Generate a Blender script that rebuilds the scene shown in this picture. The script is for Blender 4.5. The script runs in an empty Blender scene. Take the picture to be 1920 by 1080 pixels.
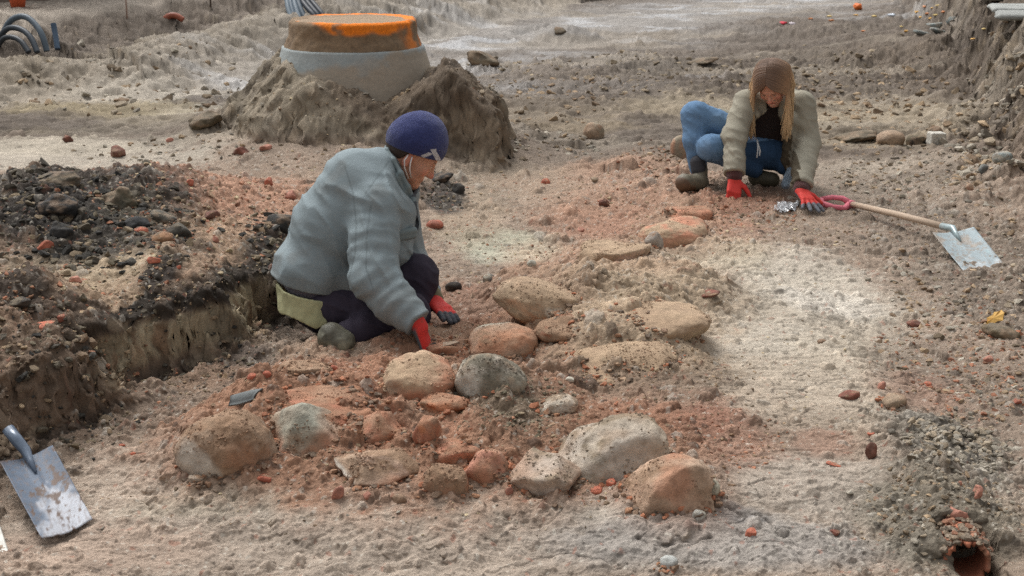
import bpy, math, random
import numpy as np
from mathutils import Vector, Matrix
random.seed(7)
F32 = np.float32

# ------------------------------------------------------------------ camera, sky, sun, exposure
scn = bpy.context.scene
HC, FPX, PITCH = 1.65, 2500.0, math.radians(16.34)
cam = bpy.data.objects.new('camera', bpy.data.cameras.new('camera'))
scn.collection.objects.link(cam); scn.camera = cam
cam.location = (0, 0, HC)
cam.rotation_euler = (math.pi/2 - PITCH, 0, 0)
cam.data.sensor_width = 36.0
cam.data.lens = 36.0*FPX/1920.0
cam.data.clip_start = 0.05; cam.data.clip_end = 3000
cam.data.dof.use_dof = True
cam.data.dof.focus_distance = 4.7
cam.data.dof.aperture_fstop = 10

SUN_EL, SUN_AZ = math.radians(58), math.radians(-35)      # soft light from high behind-left
w = bpy.data.worlds.new("World"); scn.world = w; w.use_nodes = True
nt = w.node_tree; nt.nodes.clear()
sky = nt.nodes.new('ShaderNodeTexSky'); sky.sky_type = 'NISHITA'; sky.sun_disc = False
sky.sun_elevation = SUN_EL; sky.sun_rotation = SUN_AZ
sky.air_density = 1.0; sky.dust_density = 6.0; sky.ozone_density = 1.0
hs = nt.nodes.new('ShaderNodeHueSaturation'); hs.inputs['Saturation'].default_value = 0.10   # overcast: grey sky
bgn = nt.nodes.new('ShaderNodeBackground'); bgn.inputs['Strength'].default_value = 0.15
wo = nt.nodes.new('ShaderNodeOutputWorld')
nt.links.new(sky.outputs[0], hs.inputs['Color']); nt.links.new(hs.outputs[0], bgn.inputs['Color'])
nt.links.new(bgn.outputs[0], wo.inputs['Surface'])
sl = bpy.data.lights.new('sun', 'SUN'); sl.energy = 1.05; sl.angle = math.radians(25); sl.color = (1.0, 0.965, 0.92)
so = bpy.data.objects.new('sun', sl); scn.collection.objects.link(so)
# direction the light comes from (sky texture: rotation 0 = +Y, clockwise seen from above)
sd = Vector((math.sin(SUN_AZ)*math.cos(SUN_EL), math.cos(SUN_AZ)*math.cos(SUN_EL), math.sin(SUN_EL)))
so.rotation_euler = sd.to_track_quat('Z', 'Y').to_euler()
scn.view_settings.view_transform = 'Standard'; scn.view_settings.look = 'None'
scn.view_settings.exposure = 0.30
scn.cycles.use_denoising = False; scn.cycles.use_adaptive_sampling = False; scn.cycles.max_bounces = 4; scn.cycles.diffuse_bounces = 2; scn.cycles.caustics_reflective = False; scn.cycles.caustics_refractive = False; scn.cycles.sample_clamp_indirect = 3; scn.view_settings.gamma = 1.0

# ------------------------------------------------------------------ measuring helpers
CP, SP = math.cos(PITCH), math.sin(PITCH)
def ray(px, py):
    xc = (px-960)/FPX; yc = (540-py)/FPX
    return np.array([xc, CP + yc*SP, -SP + yc*CP])
def P(px, py, D):                       # point seen at a photo position, D metres away along the optical axis
    return np.array([0, 0, HC]) + ray(px, py)*D
def G(px, py, z=0.03):                  # point at height z
    r = ray(px, py); t = (HC-z)/max(-r[2], 0.03)
    return np.array([r[0]*t, r[1]*t])
def C(r, g, b):
    o = []
    for v in (r, g, b):
        v /= 255.0
        o.append(v/12.92 if v <= 0.04045 else ((v+0.055)/1.055)**2.4)
    return np.array(o, dtype=F32)
def sstep(a, b, x):
    t = np.clip((x-a)/(b-a), 0, 1); return t*t*(3-2*t)

# ------------------------------------------------------------------ numpy noise
def _h(n):
    n = n.astype(np.uint32)
    n ^= n >> np.uint32(16); n *= np.uint32(0x7feb352d); n ^= n >> np.uint32(15)
    n *= np.uint32(0x846ca68b); n ^= n >> np.uint32(16); return n
def h2(ix, iy, seed):
    return _h(ix.astype(np.int64).astype(np.uint32)*np.uint32(73856093) ^ iy.astype(np.int64).astype(np.uint32)*np.uint32(19349663) ^ np.uint32(seed*83492791 & 0xffffffff))
_ang = np.linspace(0, 2*np.pi, 257)[:256]
_ct, _st = np.cos(_ang).astype(F32), np.sin(_ang).astype(F32)
def gn2(x, y, seed=0):
    x = np.asarray(x, dtype=np.float64); y = np.asarray(y, dtype=np.float64)
    ix = np.floor(x); iy = np.floor(y)
    fx = (x-ix).astype(F32); fy = (y-iy).astype(F32)
    ix = ix.astype(np.int64); iy = iy.astype(np.int64)
    u = fx*fx*fx*(fx*(fx*6-15)+10); v = fy*fy*fy*(fy*(fy*6-15)+10)
    def g(dx, dy):
        h = h2(ix+dx, iy+dy, seed) & np.uint32(255)
        return _ct[h]*(fx-dx) + _st[h]*(fy-dy)
    a = g(0, 0); b = g(1, 0); c = g(0, 1); d = g(1, 1)
    return (a+(b-a)*u + ((c+(d-c)*u)-(a+(b-a)*u))*v)*1.5
def fbm(x, y, sc, octv=4, seed=0, gain=0.5):
    s = 0; a = 1.0; tot = 0
    for i in range(octv):
        s = s + a*gn2(x/sc+i*17.3, y/sc-i*9.1, seed+i); tot += a; a *= gain; sc *= 0.5
    return s/tot*1.4
def vn3(p, sc, seed=0):
    q = p/sc; i = np.floor(q); f = (q-i).astype(F32); i = i.astype(np.int64)
    f = f*f*(3-2*f)
    def h(dx, dy, dz):
        n = ((i[..., 0]+dx)*73856093) ^ ((i[..., 1]+dy)*19349663) ^ ((i[..., 2]+dz)*83492791) ^ (seed*2654435761)
        return (_h((n & 0xffffffff).astype(np.uint32)) & np.uint32(65535)).astype(F32)/32767.5-1
    x, y, z = f[..., 0], f[..., 1], f[..., 2]
    a = h(0,0,0)*(1-x)+h(1,0,0)*x; b = h(0,1,0)*(1-x)+h(1,1,0)*x
    c = h(0,0,1)*(1-x)+h(1,0,1)*x; d = h(0,1,1)*(1-x)+h(1,1,1)*x
    return (a*(1-y)+b*y)*(1-z)+(c*(1-y)+d*y)*z
def fb3(p, sc, octv=3, seed=0):
    s = 0; a = 1; t = 0
    for k in range(octv):
        s = s+a*vn3(p+k*3.7, sc, seed+k); t += a; a *= 0.5; sc *= 0.5
    return s/t
def clods(x, y, size, seed, dens, flat=0.7):
    """domes scattered one per cell: height field and the random id of the dome on top"""
    wx = x + gn2(x/size*2.3, y/size*2.3, seed+50)*size*0.16; wy = y + gn2(x/size*2.3+9, y/size*2.3, seed+51)*size*0.16
    cx = np.floor(wx/size); cy = np.floor(wy/size)
    best = np.zeros_like(x, dtype=F32); bid = np.zeros_like(x, dtype=F32)
    for dx in (-1, 0, 1):
        for dy in (-1, 0, 1):
            ix = cx+dx; iy = cy+dy
            h = h2(ix, iy, seed)
            r1 = (h & np.uint32(1023)).astype(F32)/1023; r2 = ((h >> np.uint32(10)) & np.uint32(1023)).astype(F32)/1023
            r3 = ((h >> np.uint32(20)) & np.uint32(1023)).astype(F32)/1023
            px_ = (ix+0.2+0.6*r1)*size; py_ = (iy+0.2+0.6*r2)*size
            rad = size*(0.18+0.42*r3*r3+0.12*r1)
            asp = 0.75+0.5*r2
            d2 = ((wx-px_)/rad*asp)**2 + ((wy-py_)/rad/asp)**2
            tilt = 1+0.5*((wx-px_)*(r1-0.5)+(wy-py_)*(r2-0.5))/rad
            hh = np.sqrt(np.maximum(0, 1-d2))*rad*flat*tilt
            keep = (((h >> np.uint32(5)) & np.uint32(1023)).astype(F32)/1023) < dens
            hh = np.where(keep, hh, 0)
            m = hh > best
            best = np.where(m, hh, best); bid = np.where(m, r1*0.37+r3*0.63, bid)
    return best.astype(F32), bid

# ------------------------------------------------------------------ materials
MATS = {}
def vmat(name, rough=0.9, spec=0.35, ns=120.0, bump=0.4, dist=0.004, var=0.25, metal=0.0, sheen=0.0, sss=0.0, ns2=None, bump2=0.0, dist2=0.001, rattr=False):
    """object material: the part's own colours (attribute Col) broken up by procedural noise, with bump"""
    if name in MATS: return MATS[name]
    m = bpy.data.materials.new(name); m.use_nodes = True; n = m.node_tree; L = n.links
    b = n.nodes['Principled BSDF']
    b.inputs['Roughness'].default_value = rough; b.inputs['Specular IOR Level'].default_value = spec
    b.inputs['Metallic'].default_value = metal
    if sheen: b.inputs['Sheen Weight'].default_value = sheen
    if sss: b.inputs['Subsurface Weight'].default_value = sss; b.inputs['Subsurface Scale'].default_value = 0.01
    at = n.nodes.new('ShaderNodeAttribute'); at.attribute_name = 'Col'
    tc = n.nodes.new('ShaderNodeTexCoord')
    nz = n.nodes.new('ShaderNodeTexNoise'); nz.inputs['Scale'].default_value = ns; nz.inputs['Detail'].default_value = 8 if name != 'soil' else 3; nz.inputs['Roughness'].default_value = 0.65
    L.new(tc.outputs['Object'], nz.inputs['Vector'])
    mr = n.nodes.new('ShaderNodeMapRange'); mr.inputs[1].default_value = 0.25; mr.inputs[2].default_value = 0.75
    mr.inputs[3].default_value = 1-var; mr.inputs[4].default_value = 1+var
    L.new(nz.outputs['Fac'], mr.inputs[0])
    mx = n.nodes.new('ShaderNodeVectorMath'); mx.operation = 'SCALE'
    L.new(at.outputs['Color'], mx.inputs[0]); L.new(mr.outputs[0], mx.inputs['Scale']); L.new(mx.outputs[0], b.inputs['Base Color'])
    bp = n.nodes.new('ShaderNodeBump'); bp.inputs['Strength'].default_value = bump; bp.inputs['Distance'].default_value = dist
    L.new(nz.outputs['Fac'], bp.inputs['Height'])
    if ns2:
        n2 = n.nodes.new('ShaderNodeTexNoise'); n2.inputs['Scale'].default_value = ns2; n2.inputs['Detail'].default_value = 5
        L.new(tc.outputs['Object'], n2.inputs['Vector'])
        b2 = n.nodes.new('ShaderNodeBump'); b2.inputs['Strength'].default_value = bump2; b2.inputs['Distance'].default_value = dist2
        L.new(n2.outputs['Fac'], b2.inputs['Height']); L.new(bp.outputs[0], b2.inputs['Normal']); L.new(b2.outputs[0], b.inputs['Normal'])
    else: L.new(bp.outputs[0], b.inputs['Normal'])
    if rattr:
        ra = n.nodes.new('ShaderNodeAttribute'); ra.attribute_name = 'Rgh'
        L.new(ra.outputs['Fac'], b.inputs['Roughness'])
    MATS[name] = m; return m

# ------------------------------------------------------------------ mesh helpers
def add_obj(name, verts, faces, mat, parent=None, col=None, rgh=None, smooth=True):
    me = bpy.data.meshes.new(name)
    verts = np.asarray(verts, dtype=F32)
    if isinstance(faces, np.ndarray):
        nf, k = faces.shape
        me.vertices.add(len(verts)); me.vertices.foreach_set('co', verts.ravel())
        me.loops.add(nf*k); me.loops.foreach_set('vertex_index', faces.astype(np.int32).ravel())
        me.polygons.add(nf); me.polygons.foreach_set('loop_start', np.arange(0, nf*k, k, dtype=np.int32))
        me.polygons.foreach_set('loop_total', np.full(nf, k, dtype=np.int32))
        me.update(calc_edges=True)
    else:
        me.from_pydata([tuple(v) for v in verts], [], [list(f) for f in faces]); me.update()
    me.validate()
    me.polygons.foreach_set('use_smooth', np.full(len(me.polygons), smooth))
    if col is not None:
        col = np.asarray(col, dtype=F32)
        if col.ndim == 1: col = np.tile(col, (len(verts), 1))
        a = me.color_attributes.new('Col', 'FLOAT_COLOR', 'POINT')
        a.data.foreach_set('color', np.concatenate([col, np.ones((len(verts), 1), F32)], 1).astype(F32).ravel())
    if rgh is not None:
        a = me.attributes.new('Rgh', 'FLOAT', 'POINT'); a.data.foreach_set('value', np.asarray(rgh, dtype=F32).ravel())
    me.materials.append(mat)
    o = bpy.data.objects.new(name, me); scn.collection.objects.link(o)
    if parent is not None:
        o.parent = parent; o.matrix_parent_inverse = parent.matrix_basis.inverted()
    return o
def tag(o, label=None, cat=None, group=None, kind=None):
    if label: o['label'] = label
    if cat: o['category'] = cat
    if group: o['group'] = group
    if kind: o['kind'] = kind
    return o
def empty(name, loc, label, cat, group=None):
    o = bpy.data.objects.new(name, None); o.location = tuple(float(v) for v in loc); o.empty_display_size = 0.05
    scn.collection.objects.link(o); return tag(o, label, cat, group)

def nets(f, xs, ys, zs):
    """surface nets on a rectilinear grid; f(p) -> signed distance"""
    xs = np.asarray(xs); ys = np.asarray(ys); zs = np.asarray(zs)
    nx, ny, nz = len(xs), len(ys), len(zs)
    p = np.stack(np.meshgrid(xs, ys, zs, indexing='ij'), -1).astype(F32)
    v = f(p).astype(F32); del p
    ins = v < 0
    c = np.zeros((nx-1, ny-1, nz-1), np.int8)
    for a in (0, 1):
        for b in (0, 1):
            for d in (0, 1):
                c += ins[a:nx-1+a, b:ny-1+b, d:nz-1+d]
    act = (c > 0) & (c < 8)
    ii, jj, kk = np.nonzero(act)
    idx = np.full(act.shape, -1, np.int64); idx[ii, jj, kk] = np.arange(len(ii))
    pos = np.zeros((len(ii), 3)); cnt = np.zeros(len(ii))
    G3 = (xs, ys, zs)
    corners = [(a, b, d) for a in (0, 1) for b in (0, 1) for d in (0, 1)]
    for A in corners:
        for ax in range(3):
            if A[ax] == 1: continue
            B = list(A); B[ax] = 1
            va = v[ii+A[0], jj+A[1], kk+A[2]]; vb = v[ii+B[0], jj+B[1], kk+B[2]]
            m = (va < 0) != (vb < 0)
            t = np.where(m, va/np.where(m, va-vb, 1), 0)
            base = [xs[ii+A[0]].astype(float), ys[jj+A[1]].astype(float), zs[kk+A[2]].astype(float)]
            g = G3[ax]; i0 = (ii, jj, kk)[ax]
            base[ax] = g[i0]+t*(g[i0+1]-g[i0])
            for q in range(3): pos[:, q] += np.where(m, base[q], 0)
            cnt += m
    pos /= np.maximum(cnt, 1)[:, None]
    faces = []
    s = ins[:-1, 1:-1, 1:-1] != ins[1:, 1:-1, 1:-1]; i, j, k = np.nonzero(s); j += 1; k += 1
    q = np.stack([idx[i, j-1, k-1], idx[i, j, k-1], idx[i, j, k], idx[i, j-1, k]], 1); fl = ~ins[i, j, k]; q[fl] = q[fl][:, ::-1]; faces.append(q)
    s = ins[1:-1, :-1, 1:-1] != ins[1:-1, 1:, 1:-1]; i, j, k = np.nonzero(s); i += 1; k += 1
    q = np.stack([idx[i-1, j, k-1], idx[i-1, j, k], idx[i, j, k], idx[i, j, k-1]], 1); fl = ~ins[i, j, k]; q[fl] = q[fl][:, ::-1]; faces.append(q)
    s = ins[1:-1, 1:-1, :-1] != ins[1:-1, 1:-1, 1:]; i, j, k = np.nonzero(s); i += 1; j += 1
    q = np.stack([idx[i-1, j-1, k], idx[i, j-1, k], idx[i, j, k], idx[i-1, j, k]], 1); fl = ~ins[i, j, k]; q[fl] = q[fl][:, ::-1]; faces.append(q)
    return pos.astype(F32), np.concatenate(faces).astype(np.int32)
def rng(a, b, h): return np.arange(a, b+h, h)
def vnorm(verts, faces):
    a, b, c, d = (verts[faces[:, k]] for k in range(4))
    fn = np.cross(c-a, d-b); n = np.zeros_like(verts)
    for k in range(4): np.add.at(n, faces[:, k], fn)
    return n/np.maximum(np.linalg.norm(n, axis=1, keepdims=True), 1e-9)
def cap(p, a, b, ra, rb=None, full=False):
    rb = ra if rb is None else rb
    a = np.asarray(a, dtype=F32); b = np.asarray(b, dtype=F32); ab = b-a
    t = np.clip(((p-a) @ ab)/max(float(ab @ ab), 1e-9), 0, 1)
    d = np.sqrt(((p-a-t[..., None]*ab)**2).sum(-1)) - (ra+(rb-ra)*t)
    return (d, t) if full else d
def ell(p, c, ax, R=None):
    q = p-np.asarray(c, dtype=F32)
    if R is not None: q = q @ np.asarray(R, dtype=F32).T
    ax = np.asarray(ax, dtype=F32)
    k0 = np.sqrt(((q/ax)**2).sum(-1)); k1 = np.sqrt(((q/ax**2)**2).sum(-1))
    return k0*(k0-1)/np.maximum(k1, 1e-6)
def smin(a, b, k):
    h = np.clip(0.5+0.5*(b-a)/k, 0, 1); return b+(a-b)*h-k*h*(1-h)
def smax(a, b, k): return -smin(-a, -b, k)
def tube(path, rad, seg=8, closed_ends=True):
    """verts, quads of a tube along a path"""
    path = np.asarray(path, float); n = len(path)
    rad = np.full(n, rad) if np.isscalar(rad) else np.asarray(rad)
    V = []; F = []
    up = np.array([0.13, 0.31, 0.94])
    for i in range(n):
        t = path[min(i+1, n-1)]-path[max(i-1, 0)]; t /= max(np.linalg.norm(t), 1e-9)
        a = np.cross(t, up); 
        if np.linalg.norm(a) < 0.1: a = np.cross(t, [1, 0, 0])
        a /= np.linalg.norm(a); b = np.cross(t, a); up = -b
        for k in range(seg):
            w_ = 2*math.pi*k/seg; V.append(path[i]+rad[i]*(math.cos(w_)*a+math.sin(w_)*b))
    for i in range(n-1):
        for k in range(seg):
            k2 = (k+1) % seg
            F.append([i*seg+k, (i+1)*seg+k, (i+1)*seg+k2, i*seg+k2])
    if closed_ends:
        F.append(list(range(seg))); F.append([(n-1)*seg+k for k in range(seg)][::-1])
    return V, F
class MB:
    def __init__(s): s.V = []; s.F = []
    def add(s, V, F):
        o = len(s.V); s.V += [np.asarray(v, float) for v in V]; s.F += [[i+o for i in f] for f in F]
    def build(s, name, mat, parent=None, col=None, smooth=True): return add_obj(name, np.array(s.V), s.F, mat, parent, col, smooth=smooth)

# ------------------------------------------------------------------ TERRAIN
# rows follow distance (finer near the dig), columns fan out: only a level of detail, the shape is a function of world x, y
def arc_rows():
    v = [];  D = 2.75
    while D < 26: v.append(D); D += D*D/(HC*1333.0)*0.50*(1+max(0, D-9)*0.03)
    return v
yr = np.array([-400, -100, -30, -10, -4, -1.5, 0, 0.8, 1.4, 1.8, 2.1, 2.3, 2.45, 2.55, 2.65] + arc_rows() + [26.5, 27.5, 29, 32, 36, 42, 60, 100, 200, 450, 900])
NU = 1080
ur = np.concatenate([[-60, -12, -4, -2, -1.2, -.8, -.62, -.54], np.linspace(-.49, .49, NU), [.54, .62, .8, 1.2, 2, 4, 12, 60]])
Ye = np.maximum(np.abs(yr), 2.7)
X = (Ye[:, None]*ur[None, :]).astype(np.float64); Y = np.repeat(yr[:, None], len(ur), 1).astype(np.float64)
R_, K_ = X.shape
X = X.ravel(); Y = Y.ravel(); N = len(X)

def pline(pts, vals, X=None, Y=None):
    """distance to a polyline (positive on its left), and a value carried along it"""
    pts = [np.asarray(p) for p in pts]; bd = np.full(len(X), 1e9); bs = np.zeros(len(X)); bv = np.zeros(len(X)); bt = np.zeros(len(X))
    acc = 0
    for i in range(len(pts)-1):
        a, b = pts[i], pts[i+1]; e = b-a; L2 = e@e; L = math.sqrt(L2)
        t = np.clip(((X-a[0])*e[0]+(Y-a[1])*e[1])/L2, 0, 1)
        dx = X-a[0]-t*e[0]; dy = Y-a[1]-t*e[1]; d = np.hypot(dx, dy)
        cr = e[0]*(Y-a[1])-e[1]*(X-a[0])
        m = d < bd-1e-9
        bd = np.where(m, d, bd); bs = np.where(m, np.sign(cr), bs); bv = np.where(m, vals[i]+(vals[i+1]-vals[i])*t, bv); bt = np.where(m, acc+t*L, bt)
        acc += L
    return bd*bs, bv, bt
def blob(px, py, rx, ry, z=0.03, rot=0.0, soft=0.35, ns=1.0, X_=None, Y_=None):
    """soft ellipse on the ground, its edge broken by noise; 0..1"""
    x = X if X_ is None else X_; y = Y if Y_ is None else Y_
    c = G(px, py, z); a = (G(px+rx, py, z)-G(px-rx, py, z))[0]/2; b = (G(px, py-ry, z)-G(px, py+ry, z))[1]/2
    dx = x-c[0]; dy = y-c[1]
    if rot:
        cr, sr = math.cos(rot), math.sin(rot); dx, dy = dx*cr+dy*sr, -dx*sr+dy*cr
    d = np.hypot(dx/a, dy/b)
    if X_ is None: d = d + ns*(0.30*NB1+0.22*NB2)
    return (1-sstep(1-soft, 1+soft, d)).astype(F32)
NB1 = fbm(X, Y, 0.45, 3, 11); NB2 = fbm(X, Y, 0.07, 3, 12)
n_big = fbm(X, Y, 1.6, 3, 21); n_mid = fbm(X, Y, 0.32, 4, 22); n_sm = fbm(X, Y, 0.06, 4, 23)
n_strk = fbm(X*0.32, Y, 0.05, 4, 24)                      # trowel scrapes running across
ridg = 1-np.abs(fbm(X*0.6, Y, 0.22, 4, 25))*2.2
fine = fbm(X, Y, 0.014, 3, 26)
Z = 0.012*n_big
# --- left trench bank
fp = [G(-420, 1100, 0), G(-60, 925, 0), G(60, 868, 0), G(200, 795, 0), G(310, 742, 0), G(400, 705, 0), G(480, 668, 0), G(560, 612, 0), G(640, 545, 0), G(740, 440, 0), G(840, 365, 0), G(950, 305, 0), G(1000, 262, 0)]
fh = [.38, .38, .37, .36, .36, .36, .36, .34, .28, .19, .10, .04, 0]
dB, hB, tB = pline(fp, fh, X, Y)
wB = 0.17+0.13*(1-sstep(0.2, 1.5, tB))+0.15*sstep(4.0, 5.5, tB)
dBn = dB + 0.10*fbm(X, Y, 0.34, 4, 31) + 0.03*fbm(X, Y, 0.06, 3, 32)
sB = 0.62*sstep(0, 1, np.clip(dBn/(wB*.7), 0, 1))+0.38*sstep(0, 1, np.clip((dBn-wB*.35)/(wB*2.3), 0, 1))
topB = sB*hB
far = sstep(3.0, 7.0, dB)
Z = Z + topB*(1-0.45*far) + sB*(0.03*n_mid)*hB/.33
face = (dBn > -0.02) & (dBn < wB*1.15)
# foot scree
Z += 0.05*np.exp(-((dB+0.02)/0.10)**2)*np.clip(0.6+n_mid, 0, 1.4)*(hB/0.33)
bank = sstep(0.05, 0.2, dB)
# --- mounds on the bank top
def mound(px, py, rx, ry, z, h, **k):
    global Z
    m = blob(px, py, rx, ry, z, soft=0.7, ns=0.5, **k); Z = Z + h*m; return m
m_char = mound(150, 375, 210, 62, .33, .15)
mound(60, 395, 120, 40, .33, .05)
mound(400, 330, 150, 40, .33, .06)
mound(300, 520, 60, 30, .33, .06); mound(425, 500, 60, 26, .33, .05)
mound(90, 600, 130, 45, .33, .06); mound(20, 560, 70, 25, .33, .05)
mound(180, 505, 130, 30, .33, -.03)
# --- platform of the boulders and the scraped pale ground
plat = blob(760, 800, 470, 190, 0, soft=0.25, ns=.5)
plat = np.maximum(plat, blob(1240, 720, 420, 260, 0, soft=0.3, ns=.5))
Z += 0.06*plat*(dB < 0.1)
mound(1500, 520, 200, 60, .03, .035); mound(1420, 450, 160, 40, .03, .03)
mound(1200, 345, 160, 40, .03, .05); mound(1230, 295, 70, 22, .03, .05); mound(1430, 350, 110, 22, .03, .04)
mound(1400, 385, 110, 14, .03, .035)
mound(980, 800, 110, 60, .04, .05)                     # earth pedestal under the grey stone
mound(930, 770, 60, 45, .04, .06)
mound(830, 700, 90, 28, .04, -.03)
mound(1150, 650, 110, 50, .04, .07); mound(1225, 572, 120, 45, .04, .075); mound(1010, 555, 80, 32, .04, .05)
mound(1150, 480, 90, 25, .04, .03); mound(1060, 615, 70, 20, .04, .04)
mound(1290, 780, 120, 50, .04, .02); mound(1360, 830, 90, 60, .03, .02)
mound(660, 665, 130, 22, .04, .045)
# --- right side: rough soil rising to the edge
dR, hR, tR = pline([G(1560, 1400, 0), G(1700, 1080, 0), G(1690, 900, 0), G(1680, 700, 0), G(1640, 560, 0), G(1700, 430, 0), G(1640, 330, 0), G(1700, 290, 0)], [1]*8, X, Y)
rightm = sstep(-0.15, 0.5, -dR)*(Y < 11)*sstep(.08, .2, X/np.maximum(Y, 1))
Z += 0.05*rightm*(0.7+0.6*n_mid)
# far right bank
fr = [G(1690, 5, .1), G(1740, 60, .1), G(1800, 130, .1), G(1835, 190, .1), G(1855, 240, .1), G(1905, 300, .1), G(2010, 380, .1), G(2300, 560, .1)]
dF, hF, tF = pline(fr[::-1], [.5, .60, .68, .74, .74, .70, .60, .45], X, Y)
dFn = -dF + 0.10*fbm(X, Y, 0.5, 4, 41) + 0.04*fbm(X, Y, 0.1, 3, 42)
wF = 0.42
sF = sstep(0, 1, np.clip(dFn/wF, 0, 1))**0.8
Z += sF*hF
Z = np.where((sF > .97) & (Y > 9), np.minimum(Z, .70), Z)
faceF = (dFn > 0) & (dFn < wF*1.1)
Z += 0.10*np.exp(-((dF-0.1)/0.3)**2)*np.clip(0.5+n_mid, 0, 1.3)*(Y < 25)
# --- background: general roll
bgm = sstep(7.6, 9.5, Y)
mound(1280, 150, 520, 22, .05, .07); mound(1130, 60, 330, 12, .05, .05); mound(1050, 60, 60, 6, .1, .10); mound(1170, 105, 120, 8, .1, .08)
mound(1300, 118, 90, 6, .1, .09); mound(900, 110, 50, 12, .1, .12); mound(1000, 175, 150, 12, .1, .05); mound(1600, 110, 200, 26, .05, .10)
mound(1560, 55, 190, 12, .05, .14); mound(1700, 100, 100, 30, .05, .15)
mound(330, 215, 130, 16, .15, .08); mound(395, 225, 40, 10, .2, .10); mound(130, 245, 160, 10, .2, .03)
# ruts of the far wheel track
dT, _, tT = pline([G(700, 130, .1), G(860, 85, .1), G(1030, 50, .1), G(1250, 15, .1), G(1600, -20, .1)], [1]*5, X, Y)
trk = np.exp(-(dT/1.6)**2)
Z -= trk*0.05*(0.5+0.5*np.cos(dT*7.0+n_big*2))
Z += (Y > 9)*0.05*fbm(X, Y, 0.8, 4, 43) + bgm*0.03*np.maximum(ridg, -0.3)
# left background ridge beside the second trench
fl = [G(-500, 250, .15), G(-100, 168, .15), G(120, 158, .15), G(300, 165, .15), G(450, 140, .15), G(560, 100, .15), G(700, 80, .15), G(840, 50, .15), G(1000, 12, .15), G(1080, -8, .15)]
dL, hL, tL = pline(fl, [.2, .2, .2, .26, .30, .32, .42, .5, .55, .55], X, Y)
dLn = dL + 0.22*fbm(X, Y, 0.8, 4, 44) + 0.07*fbm(X, Y, 0.16, 3, 45)
sL = sstep(0, 1, np.clip(dLn/1.35, 0, 1))
Z += sL*hL + sL*(0.05*ridg)*(dLn < 2.5)
# second trench beyond the ridge
dt2 = dLn-1.9
Z -= 0.20*np.exp(-(dt2/0.55)**2)*sstep(0, 4, tL)*(1-sstep(10, 12, tL))
Z += 0.16*sstep(0.2, 1.1, dt2)*(dLn > 0)
# --- manhole mound with the steep cut spur at its right
MC = P(668, 246, 9.15)[:2]
rr = np.hypot(X-MC[0], Y-MC[1]); th = np.arctan2(Y-MC[1], X-MC[0])
prof = 0.42+0.03*np.sin(th*2+1)-.09*np.cos(th)+0.05*fbm(X, Y, 0.25, 3, 51)
rim = 0.93+0.08*np.sin(th*3+.6)+0.08*fbm(X, Y, 0.3, 3, 52)
mh = prof*np.clip((rim-rr)/.34, 0, 1)**.9
mh += 0.10*np.exp(-((rr-0.95)/0.3)**2)
SPX = MC[0]
u_ = (X-(SPX+0.10))/0.80; 
spr = np.interp(X-SPX, [-0.35, 0.0, 0.45, 0.66, 0.80, 0.97, 1.06], [0, 0.13, 0.36, 0.47, 0.40, 0.28, 0.0])
spx = X-SPX + 0.05*fbm(Y, X, 0.2, 3, 53)
spr = np.interp(spx, [-0.35, 0.0, 0.45, 0.66, 0.80, 0.97, 1.06], [0, 0.15, 0.44, 0.60, 0.50, 0.36, 0.0])
yy = Y-(MC[1]-0.60) + 0.06*fbm(X, Y, 0.25, 3, 54)
sp = spr*sstep(-0.42, -0.02, yy)*(1-sstep(0.35, 0.9, yy))
Z = np.maximum(Z, Z*0+0) + np.maximum(mh, sp)
mman = np.maximum(sstep(0.08, 0.2, mh), sstep(0.04, 0.12, sp))
# --- pit in front of the clay pipe
PC = P(1815, 1050, 3.46)
pit = np.exp(-((X-PC[0])/0.058)**4)*sstep(PC[1]-0.40, PC[1]-0.12, Y)*(1-sstep(PC[1]+0.07, PC[1]+0.12, Y))
Z -= 0.10*pit
Z += 0.075*np.exp(-((X-PC[0])/0.14)**2)*(sstep(.060, .075, np.abs(X-PC[0]-.01))*sstep(PC[1]-.03, PC[1]+.02, Y)*.9+(1-sstep(.060, .075, np.abs(X-PC[0]-.01)))*sstep(PC[1]+0.05, PC[1]+0.10, Y))*(1-sstep(PC[1]+0.25, PC[1]+0.9, Y))

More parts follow.
